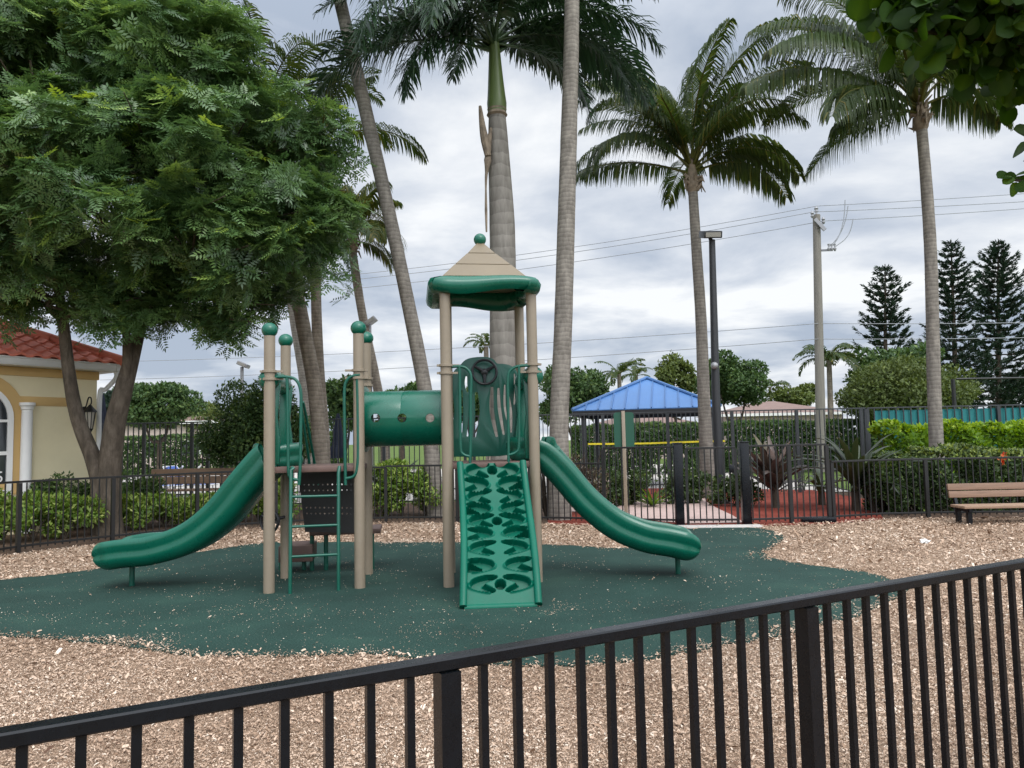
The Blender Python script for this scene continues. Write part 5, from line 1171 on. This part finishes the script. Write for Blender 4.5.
# ------------------------------------------------------------------ the big rosewood tree on the left
TY = 14.6; tb0 = W(105, 533, TY); tb0.z = -.05
BT = thing('broadleaf_tree', tb0, 'large forked tree with dense feathery dark green crown over the curved fence', 'tree')
fk = W(103, 478, TY); m_ = MB()
def limb2(mb, pts, rad, n=12, sub=5):
    p = spline(pts, sub); mb.tube(p, lerpl([q * .88 for q in rad], len(p)), n); return p
p1 = limb2(m_, [tb0, W(104, 520, TY), W(103, 495, TY), W(100, 478, TY), W(92, 455, TY), W(81, 428, TY - .05), W(74, 403, TY - .1), W(68, 365, TY - .2), W(63, 320, TY - .3), W(57, 280, TY - .3), W(50, 240, TY - .4)], [.30, .26, .24, .20, .165, .15, .14, .125, .11, .09, .06])
p2 = limb2(m_, [tb0 + Vector((.08, .05, 0)), W(109, 518, TY), W(109, 490, TY), W(110, 465, TY), W(115, 425, TY), W(122, 395, TY), W(131, 362, TY + .1), W(141, 325, TY + .2), W(152, 285, TY + .2), W(165, 230, TY + .3)], [.29, .26, .25, .235, .215, .195, .16, .12, .10, .06])
limb(m_, [W(127, 378, TY), W(127, 345, TY - .1), W(126, 310, TY - .3), W(135, 260, TY - .5)], .10, .05, 8)
lobes = [(-30, 90, 13.4, 1.7), (30, 60, 13.0, 1.5), (85, 45, 13.4, 1.5), (140, 50, 13.0, 1.4), (190, 75, 13.2, 1.35), (240, 100, 13.6, 1.25), (285, 135, 13.8, 1.1), (312, 175, 14.2, .95),
         (60, 130, 12.5, 1.3), (120, 140, 12.3, 1.3), (180, 155, 12.5, 1.3), (235, 190, 13.0, 1.25), (285, 220, 13.4, 1.1), (322, 232, 14.0, .75), (20, 180, 12.6, 1.2), (80, 200, 12.2, 1.15), (140, 215, 12.2, 1.15), (195, 235, 12.6, 1.1), (250, 262, 13.2, 1.0), (300, 272, 14.0, .8),
         (-20, 230, 13.0, 1.2), (30, 255, 13.2, .9), (90, 290, 13.8, .62), (140, 290, 13.8, .7), (205, 298, 14.0, .85), (242, 308, 14.4, .8), (200, 322, 14.8, .65), (-25, 285, 13.8, .95), (20, 305, 14.2, .55), (70, 312, 14.2, .4), (105, 303, 14.0, .45), (170, 285, 14.2, .7), (60, 245, 15.4, .9), (130, 250, 15.6, .9), (210, 262, 15.4, .9), (275, 262, 15.0, .8), (318, 258, 14.6, .6), (0, 245, 15.2, .9), (165, 318, 14.6, .4), (230, 328, 14.6, .4), (30, 285, 14.6, .45), (105, 318, 13.9, .45), (150, 312, 13.8, .5), (255, 322, 14.2, .55),
         (40, 120, 15.5, 2.2), (140, 120, 15.8, 2.2), (230, 170, 15.8, 1.9), (280, 230, 15.6, 1.4), (100, 20, 14.5, 1.9), (10, 20, 14.5, 1.9), (180, 20, 14.6, 1.5), (-70, 160, 14.5, 2.2), (-90, 60, 14.5, 2.2)]
blobs = []
for px, py, Y, r_ in lobes:
    c = W(px, py, Y); blobs.append((c.x, c.y, c.z, r_, r_, r_ * .82))
for i, (px, py, Y, r_) in enumerate(lobes):
    c = W(px, py, Y); src = min(p1[36:] + p2[35:], key=lambda q: (q - c).length + abs(q.z - c.z + 1.0) * .4)
    mid = (src + c) / 2 + Vector((random.uniform(-.3, .3), random.uniform(-.3, .3), .15)); limb(m_, [src, mid, c], random.uniform(.05, .075), .02, 6, 4)
    for k in range(2):
        e2 = c + Vector((random.gauss(0, r_ * .5), random.gauss(0, r_ * .5), random.gauss(.1, r_ * .4))); limb(m_, [mid, (mid + e2) / 2 + Vector((0, 0, .12)), e2], .03, .008, 5, 3)
m_.build('trunk', M['bark_tree'], BT, smooth=60)
def pinnate(nr, inner, seed, parent, blobs, name, per=(6, 9), L=.26, pairs=5, ll=.125, lw=.037, new=.25):
    P, N, rr = blob_points(blobs, nr, inner, up_bias=.45)
    k = clumpy(P, .5, .8, seed); P, N, rr = P[k], N[k], rr[k]
    # one leaf: leaflets along +x, up +z, unit length
    tv = []; 
    for j in range(pairs):
        s = .18 + .78 * j / (pairs - 1); z = -.22 * s * s; l_ = ll / L * (1 - .35 * abs(2 * s - 1)); w_ = lw / L / 2
        for sg in (-1, 1):
            b_ = np.array([s, 0, z]); d = np.array([.5, sg * .86, -.10]); q = np.array([.86, -sg * .5, 0])
            tv += [b_, b_ + d * l_ * .45 + q * w_, b_ + d * l_ + np.array([0, 0, -.03]), b_ + d * l_ * .45 - q * w_]
    b_ = np.array([.97, 0, -.21]); tv += [b_, b_ + [.45 * ll / L, lw / L / 2, 0], b_ + [ll / L, 0, -.04], b_ + [.45 * ll / L, -lw / L / 2, 0]]
    tv = np.array(tv); V = []; tn = []
    ang0 = RNG.uniform(0, 6.28, len(P))
    cnt = RNG.integers(per[0], per[1], len(P))
    idx = np.repeat(np.arange(len(P)), cnt); sub = np.concatenate([np.arange(c) for c in cnt])
    A = norm(N * .65 + np.array([0, 0, .55]) + unit(len(P)) * .3)[idx]; ref = norm(np.cross(A, np.array([.3, .9, .1]))); ref2 = np.cross(A, ref)
    th = ang0[idx] + sub * 2 * math.pi / cnt[idx] + RNG.normal(0, .15, len(idx)); tip = RNG.uniform(-.15, .6, len(idx))
    D = norm((ref * np.cos(th)[:, None] + ref2 * np.sin(th)[:, None]) * np.cos(tip)[:, None] + A * np.sin(tip)[:, None])
    S = norm(np.cross(A, D)); U = np.cross(D, S); Ls = L * RNG.uniform(.7, 1.2, len(idx))
    base = P[idx] + A * RNG.uniform(-.06, .08, len(idx))[:, None]
    V = base[:, None, :] + Ls[:, None, None] * (tv[None, :, 0:1] * D[:, None, :] + tv[None, :, 1:2] * S[:, None, :] + tv[None, :, 2:3] * U[:, None, :])
    young = (RNG.uniform(0, 1, len(P)) < new * (rr > .9) * np.clip(N[:, 2] + .5, 0, 1))[idx]
    rt_ = np.clip(RNG.normal(.42, .2, len(P)), .05, .8)[idx]; tone = np.where(young & (tip > .25), RNG.uniform(.7, 1, len(idx)), np.clip(rt_ + RNG.normal(0, .1, len(idx)), 0, .85))
    V = V.reshape(-1, 3); F = np.arange(len(V)).reshape(-1, 4); tone = np.repeat(tone, len(tv))
    return link(name, npmesh(name, V, F, tone, ORG[parent.name]), M['rosewood'], parent)
subs = []
for bx, by, bz, rx_, ry_, rz_ in blobs:
    n_ = 9 if rx_ > .9 else 6
    for q in unit(n_):
        f = .78; k = .37 if rx_ > .9 else .5; subs.append((bx + q[0] * rx_ * f, by + q[1] * ry_ * f, bz + q[2] * rz_ * f, rx_ * k, ry_ * k, rz_ * k * .8))
    subs.append((bx, by, bz, rx_ * .6, ry_ * .6, rz_ * .6))
pinnate(10500, .12, 5, BT, subs, 'crown')

# ------------------------------------------------------------------ trees, bushes, hedges behind
def tree(label, px, py_top, py_bot, width_px, Y, mat, L, n, seed, trunk_px=None, keep=.85, name='broadleaf_tree', nb=16, group=None, flat=1.0, stems=1, tone=.5, tops=.0, cat='tree', extra=None):
    cx_ = W(px, (py_top + py_bot) / 2, Y); zt = W(px, py_top, Y).z; zb_ = W(px, py_bot, Y).z; rx = width_px / 2 * Y / FPX; rz = (zt - zb_) / 2; cz = (zt + zb_) / 2
    t = thing(name, (cx_.x, Y, -.05), label, cat, group); rg = random.Random(seed); bl = []
    for i in range(nb):
        a = rg.uniform(0, 6.28); h = rg.uniform(-.75, .8); rr = math.sqrt(max(.05, 1 - h * h)) * rg.uniform(.45, .8); r_ = rg.uniform(.28, .42)
        bl.append((cx_.x + math.cos(a) * rr * rx, Y + math.sin(a) * rr * rx * .8, cz + h * rz * .82, rx * r_, rx * r_, rz * r_ * 1.1))
    bl.append((cx_.x, Y, cz, rx * .62, rx * .55, rz * .72))
    m_ = MB(); 
    for s in range(stems):
        b0 = Vector((cx_.x + (s - (stems - 1) / 2) * .5, Y, -.05)); 
        for k in range(3): 
            q = bl[(s * 3 + k) % len(bl)]; limb(m_, [b0, b0 + Vector((0, 0, max(.3, (zb_) * .7))), (b0 + Vector(q[:3])) / 2 + Vector((0, 0, .4)), Vector(q[:3])], .06 + rx * .03, .03, 7, 4)
    m_.build('trunk', M['bark_dark'], t)
    leaf_crown('crown', M[mat], t, bl, n, L, L * .55, inner=.22, keep=keep, gap=rx * .22, seed=seed, tone_mu=tone, tops=tops)
    return t
tree('spreading rounded tree beyond the pool fence behind the loungers', 160, 385, 428, 98, 40, 'far_leaf', .19, 22000, 3, nb=18, keep=.8)
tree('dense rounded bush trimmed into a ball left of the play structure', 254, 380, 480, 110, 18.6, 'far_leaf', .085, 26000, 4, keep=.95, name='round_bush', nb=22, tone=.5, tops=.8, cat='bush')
tree('dark rounded tree left of the blue roof behind the mottled palm', 572, 362, 428, 76, 36, 'far_leaf', .18, 15000, 6, nb=16)
tree('dark green tree right of the blue roof behind the lamp post', 733, 350, 408, 70, 42, 'far_leaf', .19, 17000, 7, nb=18)
tree('pale feathery tree peeking above the right slope of the blue roof', 674, 352, 402, 46, 46, 'olive_leaf', .26, 3500, 8, nb=10, keep=.75)
tree('broad olive green tree behind the teal screen', 905, 358, 425, 142, 33, 'olive_leaf', .15, 36000, 9, nb=30, keep=.92, tone=.4)
tree('darker tree behind the broad olive tree below the conifer', 900, 342, 400, 110, 44, 'far_leaf', .26, 8000, 10, nb=16)
tree('low pale green tree at the horizon left of the utility pole', 795, 386, 410, 62, 78, 'olive_leaf', .4, 3500, 11, nb=12)
tree('low dark tree line clump behind the tunnel', 402, 384, 430, 80, 45, 'far_leaf', .3, 7000, 12, nb=14)
tree('dark shrub tree behind the ladder deck next to the palm trunks', 345, 372, 440, 46, 30, 'far_leaf', .2, 5000, 13, nb=12)
tree('tree at the horizon between royal palm and dark rounded tree', 470, 384, 430, 60, 52, 'far_leaf', .32, 5000, 14, nb=12)
tree('distant green tree behind the court fence at the far right edge', 1035, 372, 425, 90, 60, 'dark_leaf', .4, 6000, 15, nb=14)
tree('dark tree low behind the clubhouse corner', 106, 390, 440, 30, 34, 'dark_leaf', .2, 3500, 16, nb=10)
tree('pale distant tree seen between the round bush and the spreading tree', 212, 405, 440, 70, 62, 'olive_leaf', .35, 3500, 17, nb=10)
def conifer(label, px, py_top, py_base, wpx, Y, seed, lean=0, asym=0.0, gapy=1.0):
    rg = random.Random(seed); b0 = W(px + lean, 440, Y); b0.z = -.05; tp_ = W(px, py_top, Y); zb_ = W(px, py_base, Y).z; t = thing('conifer', b0, label, 'conifer', None)
    MB().tube([b0, (b0 + tp_) / 2, tp_], [.22, .15, .03], 8).build('trunk', M['bark_dark'], t)
    R_ = wpx * .56 * Y / FPX; H_ = tp_.z - zb_; Pn = []; Dn = []; br = MB(); z = zb_
    while z < tp_.z - .15:
        f = (z - zb_) / H_; rad = R_ * (1 - f) ** .58 * (.8 + .4 * rg.random()); nb = rg.randint(5, 7); a0 = rg.uniform(0, 6.28); c = b0 + (tp_ - b0) * ((z + .05) / (tp_.z + .05))
        for k in range(nb):
            a = a0 + 6.283 * k / nb + rg.uniform(-.2, .2); rr = rad * rg.uniform(.62, 1.14) * (1 + asym * math.cos(a)); d = Vector((math.cos(a), math.sin(a), 0))
            tipp = c + d * rr + ez * (rr * .42); midp = c + d * rr * .5 + ez * .02 * rr
            pts = spline([c, midp, tipp], 4); br.tube(pts, [.04, .035, .03, .028, .025, .02, .018, .014, .01][:len(pts)], 4)
            npts = max(5, int(rr * 20))
            for j in range(npts):
                s = .22 + .78 * rg.random(); q = pts[min(len(pts) - 1, int(s * (len(pts) - 1)))].lerp(pts[min(len(pts) - 1, int(s * (len(pts) - 1)) + 1)], rg.random())
                sd_ = Vector((-d.y, d.x, 0)) * rg.choice((-1, 1)); Pn.append(q); Dn.append(d * .8 + sd_ * rg.uniform(.1, .8) + ez * rg.uniform(.2, .9))
        z += rg.uniform(.42, .60) * gapy * (1 - .35 * f)
    br.build('branch', M['bark_dark'], t)
    P = np.array([tuple(p) for p in Pn]); D = np.array([tuple(p) for p in Dn]); n = len(P)
    P = np.repeat(P, 3, 0) + RNG.normal(0, .05, (n * 3, 3)); D = np.repeat(D, 3, 0) + RNG.normal(0, .25, (n * 3, 3)); n *= 3
    V, F = leaves(P, D, norm(unit(n) + np.array([0, 0, .4])), RNG.uniform(.20, .36, n), RNG.uniform(.06, .10, n))
    link('needles', npmesh('needles', V, F, np.repeat(np.clip(RNG.normal(.5, .22, n), 0, 1), 4), ORG[t.name]), M['dark_leaf'], t)
conifer('tall layered conifer standing alone left of the right palm trunk', 885, 264, 368, 58, 50, 1, gapy=1.0)
conifer('tall thin layered conifer just right of the palm trunk', 951, 240, 405, 76, 50, 2, lean=6, gapy=1.1)
conifer('tallest layered conifer at the right with dense dark lower branches', 998, 241, 412, 84, 52, 3, gapy=.95)
# long clipped hedge beyond the pool fence, and further ground cover masses
def hedge(label, px0, px1, Y, dep, py_top, mat, L, n, name='hedge', cat='hedge', z0=0.0, seed=1, wav=.06, tone=.5, tops=.3, keep=.97, group=None, Lr=.6):
    a, c = W(px0, py_top, Y), W(px1, py_top, Y); z1 = (a.z + c.z) / 2; t = thing(name, ((a.x + c.x) / 2, Y + dep / 2, 0), label, cat, group)
    Lx = c.x - a.x; H_ = z1 - z0; rg = np.random.default_rng(seed)
    # leaves near the front, top and ends of a soft box
    ar = np.array([Lx * H_, Lx * dep, dep * H_, dep * H_]); ar[0] *= 1.6; w = ar / ar.sum(); f = rg.choice(4, n, p=w); u = rg.uniform(0, 1, (n, 3)); ins = np.abs(rg.normal(0, .07, n))
    P = np.empty((n, 3)); N = np.zeros((n, 3))
    P[:, 0] = a.x + u[:, 0] * Lx; P[:, 1] = Y + u[:, 1] * dep; P[:, 2] = z0 + u[:, 2] * H_
    P[f == 0, 1] = Y + ins[f == 0]; N[f == 0] = (0, -1, .3); P[f == 1, 2] = z1 - ins[f == 1]; N[f == 1] = (0, -.2, 1)
    P[f == 2, 0] = a.x + ins[f == 2]; N[f == 2] = (-1, 0, .3); P[f == 3, 0] = c.x - ins[f == 3]; N[f == 3] = (1, 0, .3)
    bumpf = np.sin(P[:, 0] * 3.1 + seed) * .5 + np.sin(P[:, 0] * 1.3 + seed * 3) * .5 + np.sin(P[:, 0] * 7.3 + P[:, 2] * 4.1 + seed * 2) * .3 + np.sin(P[:, 2] * 6.7 + P[:, 0] * 5) * .3
    P += N * (wav * bumpf)[:, None]
    corner = np.clip((P[:, 2] - (z1 - .25)) / .25, 0, 1); P[:, 1] += corner * .12 * (P[:, 1] < Y + dep * .5)
    k = clumpy(P, .3, keep, seed); P, N = P[k], N[k]; n = len(P)
    D = norm(N * .5 + unit(n) * .8 + np.array([0, 0, .45])); s = rg.uniform(.65, 1.3, n)
    V, F = leaves(P, D, norm(N + unit(n) * .7 + np.array([0, -.1, .5])), L * s, L * Lr * s)
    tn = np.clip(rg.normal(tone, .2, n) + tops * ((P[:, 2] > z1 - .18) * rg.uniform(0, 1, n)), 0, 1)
    cr_ = link('foliage', npmesh('foliage', V, F, np.repeat(tn, 4), ORG[t.name]), M[mat], t)
    st = MB(); 
    for i in range(max(3, int(Lx / .35))):
        x = a.x + (i + .5) * Lx / max(3, int(Lx / .35)); b0 = Vector((x, Y + dep * .5, z0 - .05))
        for kx in range(3): st.tube([b0, b0 + Vector((random.uniform(-.15, .15), random.uniform(-.2, .2), H_ * .55)), b0 + Vector((random.uniform(-.3, .3), random.uniform(-.3, .3), H_ * .9))], [.022, .015, .006], 5)
    st.build('stem', M['bark_dark'], t); return t
hedge('long clipped dark green hedge beyond the pool fence', 575, 874, 33, 1.6, 424, 'far_leaf', .16, 30000, seed=2, tone=.45)
hedge('long low hedge beyond the loungers by the far parking lot', 90, 340, 46, 1.4, 436, 'far_leaf', .2, 16000, seed=3, tone=.45)
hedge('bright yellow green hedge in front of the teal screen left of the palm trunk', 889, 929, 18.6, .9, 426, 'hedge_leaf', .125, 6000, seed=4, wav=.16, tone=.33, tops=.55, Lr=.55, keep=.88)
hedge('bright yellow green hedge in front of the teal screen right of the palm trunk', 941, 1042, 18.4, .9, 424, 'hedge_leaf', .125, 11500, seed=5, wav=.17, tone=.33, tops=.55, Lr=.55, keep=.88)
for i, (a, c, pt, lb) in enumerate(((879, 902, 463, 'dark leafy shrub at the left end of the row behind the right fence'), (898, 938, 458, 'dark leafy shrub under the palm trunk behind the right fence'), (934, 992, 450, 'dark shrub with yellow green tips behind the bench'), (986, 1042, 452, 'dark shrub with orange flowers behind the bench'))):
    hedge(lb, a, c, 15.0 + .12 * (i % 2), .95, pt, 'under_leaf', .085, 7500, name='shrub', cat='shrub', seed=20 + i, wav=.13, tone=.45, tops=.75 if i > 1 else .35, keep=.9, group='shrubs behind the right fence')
for k, (px, py) in enumerate(((1003, 454), (1006, 458), (1000, 459), (1004, 463))):
    q = W(px, py, 14.86 + .03 * k); P = np.array([tuple(q)] * 6) + RNG.normal(0, .012, (6, 3)); V, F = leaves(P, unit(6), unit(6), np.full(6, .065), np.full(6, .05))
    fo = link('flower', npmesh('flower', V, F, np.repeat(RNG.uniform(0, 1, 6), 4), q), M['red_flower'], None, loc=q)
    tag(fo, 'small orange red flower on the shrub behind the bench', 'flower', 'orange flowers behind the bench')
# shrub rows behind the curved fence
sh = [(2, 512, 13.4), (34, 509, 13.6), (66, 508, 13.9), (134, 502, 15.2), (164, 500, 15.6), (194, 500, 15.9), (225, 498, 16.2), (380, 480, 16.7), (402, 476, 16.9), (424, 480, 16.8), (-32, 512, 13.2), (258, 497, 16.4), (286, 497, 16.5)]
names = ['light green variegated shrub third from the clubhouse window along the curved fence', 'light green variegated shrub below the white column', 'light green variegated shrub just left of the forked trunk', 'light green variegated shrub just right of the forked trunk', 'second light green shrub right of the forked trunk', 'light green shrub in front of the brown bench', 'light green shrub behind the left slide', 'light green shrub nearest the ladder deck under the tunnel', 'light green shrub under the middle of the tunnel', 'light green shrub beside the leaning palm base', 'light green shrub at the left picture edge', 'light green shrub hidden behind the top of the left slide', 'light green shrub left of the ladder behind the fence']
for i, ((px, py, Y), lb) in enumerate(zip(sh, names)):
    c = W(px, py, Y); t = thing('shrub', (c.x, Y, 0), lb, 'shrub', 'variegated shrubs along the back fence'); ztop = c.z + .22 + (.12 if i > 6 else 0) - (.2 if 3 <= i <= 6 else 0)
    bl = [(c.x + random.uniform(-.3, .3), Y + random.uniform(-.2, .25), random.uniform(.25, ztop - .12), random.uniform(.22, .34), random.uniform(.22, .3), random.uniform(.2, .26)) for _ in range(9)]
    leaf_crown('foliage', M['shrub_leaf'], t, bl, 3000, .10, .042, inner=.25, keep=.82, gap=.2, seed=40 + i, tone_mu=.55, up=.6)
    st = MB()
    for q in bl: st.tube([(c.x, Y, -.02), ((c.x + q[0]) / 2, (Y + q[1]) / 2, q[2] * .6), q[:3]], [.015, .011, .006], 5)
    st.build('stem', M['bark_dark'], t)
for i, (px, py, Y, lb) in enumerate(((100, 487, 15.6, 'darker tall shrub against the clubhouse wall behind the forked trunk'), (52, 490, 15.1, 'darker tall shrub below the clubhouse wall'), (140, 487, 16.6, 'darker tall shrub right of the forked trunk near the bench'))):
    c = W(px, py, Y); t = thing('shrub', (c.x, Y, 0), lb, 'shrub')
    bl = [(c.x + random.uniform(-.4, .4), Y + random.uniform(-.2, .2), random.uniform(.4, c.z + .1), .3, .25, .28) for _ in range(10)]
    leaf_crown('foliage', M['far_leaf'], t, bl, 3500, .085, .04, inner=.25, keep=.85, gap=.2, seed=60 + i, tone_mu=.7, up=.5)
    st = MB(); [st.tube([(c.x, Y, -.02), q[:3]], [.015, .006], 5) for q in bl]; st.build('stem', M['bark_dark'], t)
# low planting around the path
for i, (px, py, Y, w_, lb) in enumerate(((596, 480, 17.9, .5, 'low dark green shrub left of the sign post behind the gate'), (655, 481, 18.3, .75, 'low dark green shrub behind the path left of the lamp post'), (690, 484, 18.3, .5, 'low dark green shrub at the foot of the cabana palm'), (735, 488, 17.4, .45, 'low green shrub right of the lamp post base'), (625, 484, 18.2, .5, 'low green shrub behind the tan sign post'))):
    c = W(px, py, Y); t = thing('shrub', (c.x, Y, 0), lb, 'shrub', 'low shrubs around the path')
    bl = [(c.x + random.uniform(-w_, w_), Y + random.uniform(-.25, .25), random.uniform(.15, max(.3, c.z + .15)), .25, .22, .2) for _ in range(10)]
    leaf_crown('foliage', M['under_leaf'], t, bl, 2600, .085, .05, inner=.25, keep=.85, gap=.2, seed=80 + i, tone_mu=.5, up=.5)
    st = MB(); [st.tube([(c.x, Y, -.02), q[:3]], [.012, .005], 5) for q in bl]; st.build('stem', M['bark_dark'], t)
def strap_plant(name, label, base, n, mat, L, Wd, el=(35, 85), droop=(30, 90), seed=1, trunk=.0, tone=(.2, .7), azs=None, cat='plant', young=0.0):
    rg = random.Random(seed); t = thing(name, base, label, cat); base = Vector(base); V = []; F = []; tn = []
    top = base + ez * trunk
    if trunk: MB().tube([base - ez * .05, base + ez * trunk * .5, top], [.09, .075, .06], 9).build('stem', M['bark_dark'], t)
    ns = 9
    for k in range(n):
        az = rg.uniform(0, 6.283) if azs is None else R(azs[k % len(azs)] + rg.uniform(-12, 12)); e_ = R(rg.uniform(*el)); dr = R(rg.uniform(*droop)); L_ = L * rg.uniform(.65, 1.15); w = Wd * rg.uniform(.7, 1.15)
        p = top + Vector((math.cos(az), math.sin(az), 0)) * .03 - ez * rg.uniform(0, trunk * .5); sd_ = Vector((-math.sin(az), math.cos(az), 0)); b0 = len(V); tw = rg.uniform(-.5, .5)
        tt = rg.uniform(*tone); tt = 1.0 if rg.random() < young else tt
        for i in range(ns + 1):
            s = i / ns; a = e_ - dr * s ** 1.3; d = Vector((math.cos(az) * math.cos(a), math.sin(az) * math.cos(a), math.sin(a)))
            ww = w * (math.sin(math.pi * min(1, .12 + .86 * s)) ** .7) / 2; u = sd_.cross(d); sv = sd_ * math.cos(tw * s) + u * math.sin(tw * s)
            V += [p - sv * ww + u * ww * .35, p - u * 0, p + sv * ww + u * ww * .35]; tn += [tt] * 3
            p = p + d * (L_ / ns)
        for i in range(ns):
            q = b0 + i * 3; F += [(q, q + 1, q + 4, q + 3), (q + 1, q + 2, q + 5, q + 4)]
    link('leaves', npmesh('leaves', np.array([tuple(v) for v in V]), np.array(F), np.array(tn), ORG[t.name]), M[mat], t); return t
strap_plant('purple_plant', 'large dark purple broad leaved plant behind the tall fence right of the gate', G(776, 508), 46, 'ti_leaf', 1.1, .20, (30, 88), (10, 75), 3, .7, (.05, .75), young=.12)
strap_plant('strap_leaf_plant', 'dark strap leaved plant with long arching leaves behind the fence left of the hedge', G(856, 511), 40, 'cycad_leaf', 1.45, .14, (10, 78), (30, 95), 4, .75, (.0, .55))
strap_plant('strap_leaf_plant', 'pale arching leaves drooping between purple plant and dark strap plant', G(822, 505), 12, 'cycad_leaf', 1.0, .10, (30, 70), (80, 150), 5, .4, (.3, .95))
strap_plant('banana_plant', 'dark broad leaved plant behind the fence under the left end of the tunnel', W(386, 500, 17.4) * 1.0, 18, 'cycad_leaf', 1.15, .24, (35, 85), (20, 85), 6, .5, (.1, .6)) if False else strap_plant('banana_plant', 'dark broad leaved plant behind the fence under the left end of the tunnel', (W(386, 500, 17.4).x, 17.4, 0), 18, 'cycad_leaf', 1.15, .24, (35, 85), (20, 85), 6, .5, (.1, .6))
strap_plant('agave', 'pale green rosette plant at the edge of the path behind the gate', (W(652, 492, 17.6).x, 17.6, 0), 24, 'shrub_leaf', .5, .07, (15, 80), (10, 50), 7, .05, (.1, .5))
# reddish twiggy shrubs behind the right slide
for i, (px, Y, lb) in enumerate(((548, 15.9, 'reddish brown twiggy shrub behind the tower leg'), (585, 16.4, 'reddish brown twiggy shrub behind the right slide'))):
    c = W(px, 500, Y); t = thing('shrub', (c.x, Y, 0), lb, 'shrub'); st = MB()
    for k in range(40):
        a = random.uniform(0, 6.28); r_ = random.uniform(.1, .45); h = random.uniform(.8, 1.35); st.tube([(c.x + math.cos(a) * .06, Y + math.sin(a) * .06, -.02), (c.x + math.cos(a) * r_ * .5, Y + math.sin(a) * r_ * .5, h * .5), (c.x + math.cos(a) * r_, Y + math.sin(a) * r_, h)], [.012, .009, .004], 4)
    st.build('stem', M['bark_dark'], t)
    bl = [(c.x + random.uniform(-.3, .3), Y + random.uniform(-.2, .2), random.uniform(.5, 1.2), .28, .25, .3) for _ in range(8)]
    leaf_crown('foliage', M['ti_leaf'], t, bl, 1600, .08, .03, inner=.3, keep=.7, gap=.2, seed=90 + i, tone_mu=.6, up=.7)
# overhanging broad leaved tree at the upper right, trunk beside the picture
gt0 = Vector((4.3, 3.7, -.05)); GT = thing('overhanging_tree', gt0, 'broad round leaved tree hanging into the upper right corner', 'tree')
m_ = MB(); limb(m_, [gt0, gt0 + Vector((.05, 0, 1.2)), gt0 + Vector((-.1, 0, 2.4)), gt0 + Vector((-.3, .1, 3.6)), gt0 + Vector((-.4, .1, 4.8))], .16, .07, 10)
lb_ = [(1015, 10, 3.5, .32), (970, 12, 3.5, .24), (930, -4, 3.45, .20), (915, 30, 3.4, .14), (898, 14, 3.45, .10), (995, 48, 3.6, .17), (1045, 60, 3.6, .20), (1025, -70, 3.6, .45), (940, -60, 3.6, .33), (1090, 5, 3.7, .5), (1105, 120, 3.8, .3), (880, -10, 3.5, .12), (948, 44, 3.5, .13)]
bl = []; src = gt0 + Vector((-.25, .1, 3.3))
for px, py, Y, r_ in lb_:
    c = W(px, py, Y); bl.append((c.x, c.y, c.z, r_, r_ * 1.4, r_ * .85)); limb(m_, [src + Vector((0, 0, random.uniform(-.3, .5))), (src + c) / 2 + Vector((0, .1, .15)), c], .03, .008, 6, 4)
tw = W(1014, 180, 3.6); limb(m_, [gt0 + Vector((-.15, 0, 2.6)), W(1090, 190, 3.65), tw], .02, .006, 6, 4); 
m_.build('trunk', M['bark_dark'], GT, smooth=60)
def round_leaves(bl, n, size, tone_mu, inner=.3):
    P, N, rr = blob_points(bl, n, inner); D = norm(unit(n) * .9 + np.array([0, -.25, -.55]) + N * .3); Nn = norm(unit(n) * .8 + np.array([0, -.5, .6]))
    S = norm(np.cross(D, Nn)); U = np.cross(S, D); k = 12; V = []; s = size * RNG.uniform(.65, 1.2, n)
    prof = [(0.0, .02)] + [(.5 - .5 * math.cos(math.pi * i / 6), .52 * math.sin(math.pi * i / 6) ** .75) for i in range(1, 6)] + [(1.06, 0.0)]
    V = []
    for x, y in prof:
        for sg in (-1, 0, 1):
            V.append(P + D * (s * x)[:, None] + S * (s * y * sg)[:, None] + U * ((abs(sg) * y * .18 - .22 * x * x) * s)[:, None])
    V = np.stack(V, 1); m_ = len(prof); F = []
    for i in range(m_ - 1):
        for j in range(2): F.append((i * 3 + j, i * 3 + j + 1, i * 3 + j + 4, i * 3 + j + 3))
    F = (np.arange(n) * m_ * 3)[:, None, None] + np.array(F)[None]
    tn = np.clip(RNG.normal(tone_mu, .17, n), 0, .92); tn = np.where(RNG.uniform(0, 1, n) < .02, 1.0, tn)
    return V.reshape(-1, 3), F.reshape(-1, 4), (tn[:, None] + np.tile([0, .16, 0], m_)[None, :]).ravel()
V, F, T = round_leaves(bl, 1750, .095, .5)
P2 = []; bl2 = [(tw.x, tw.y, tw.z, .035, .05, .04)]; V2, F2, T2 = round_leaves(bl2, 7, .075, .6)
o = link('crown', npmesh('crown', np.concatenate([V, V2]), np.concatenate([F, F2 + len(V)]), np.concatenate([T, T2]), ORG[GT.name]), M['grape_leaf'], GT)
for p_ in o.data.polygons: p_.use_smooth = True
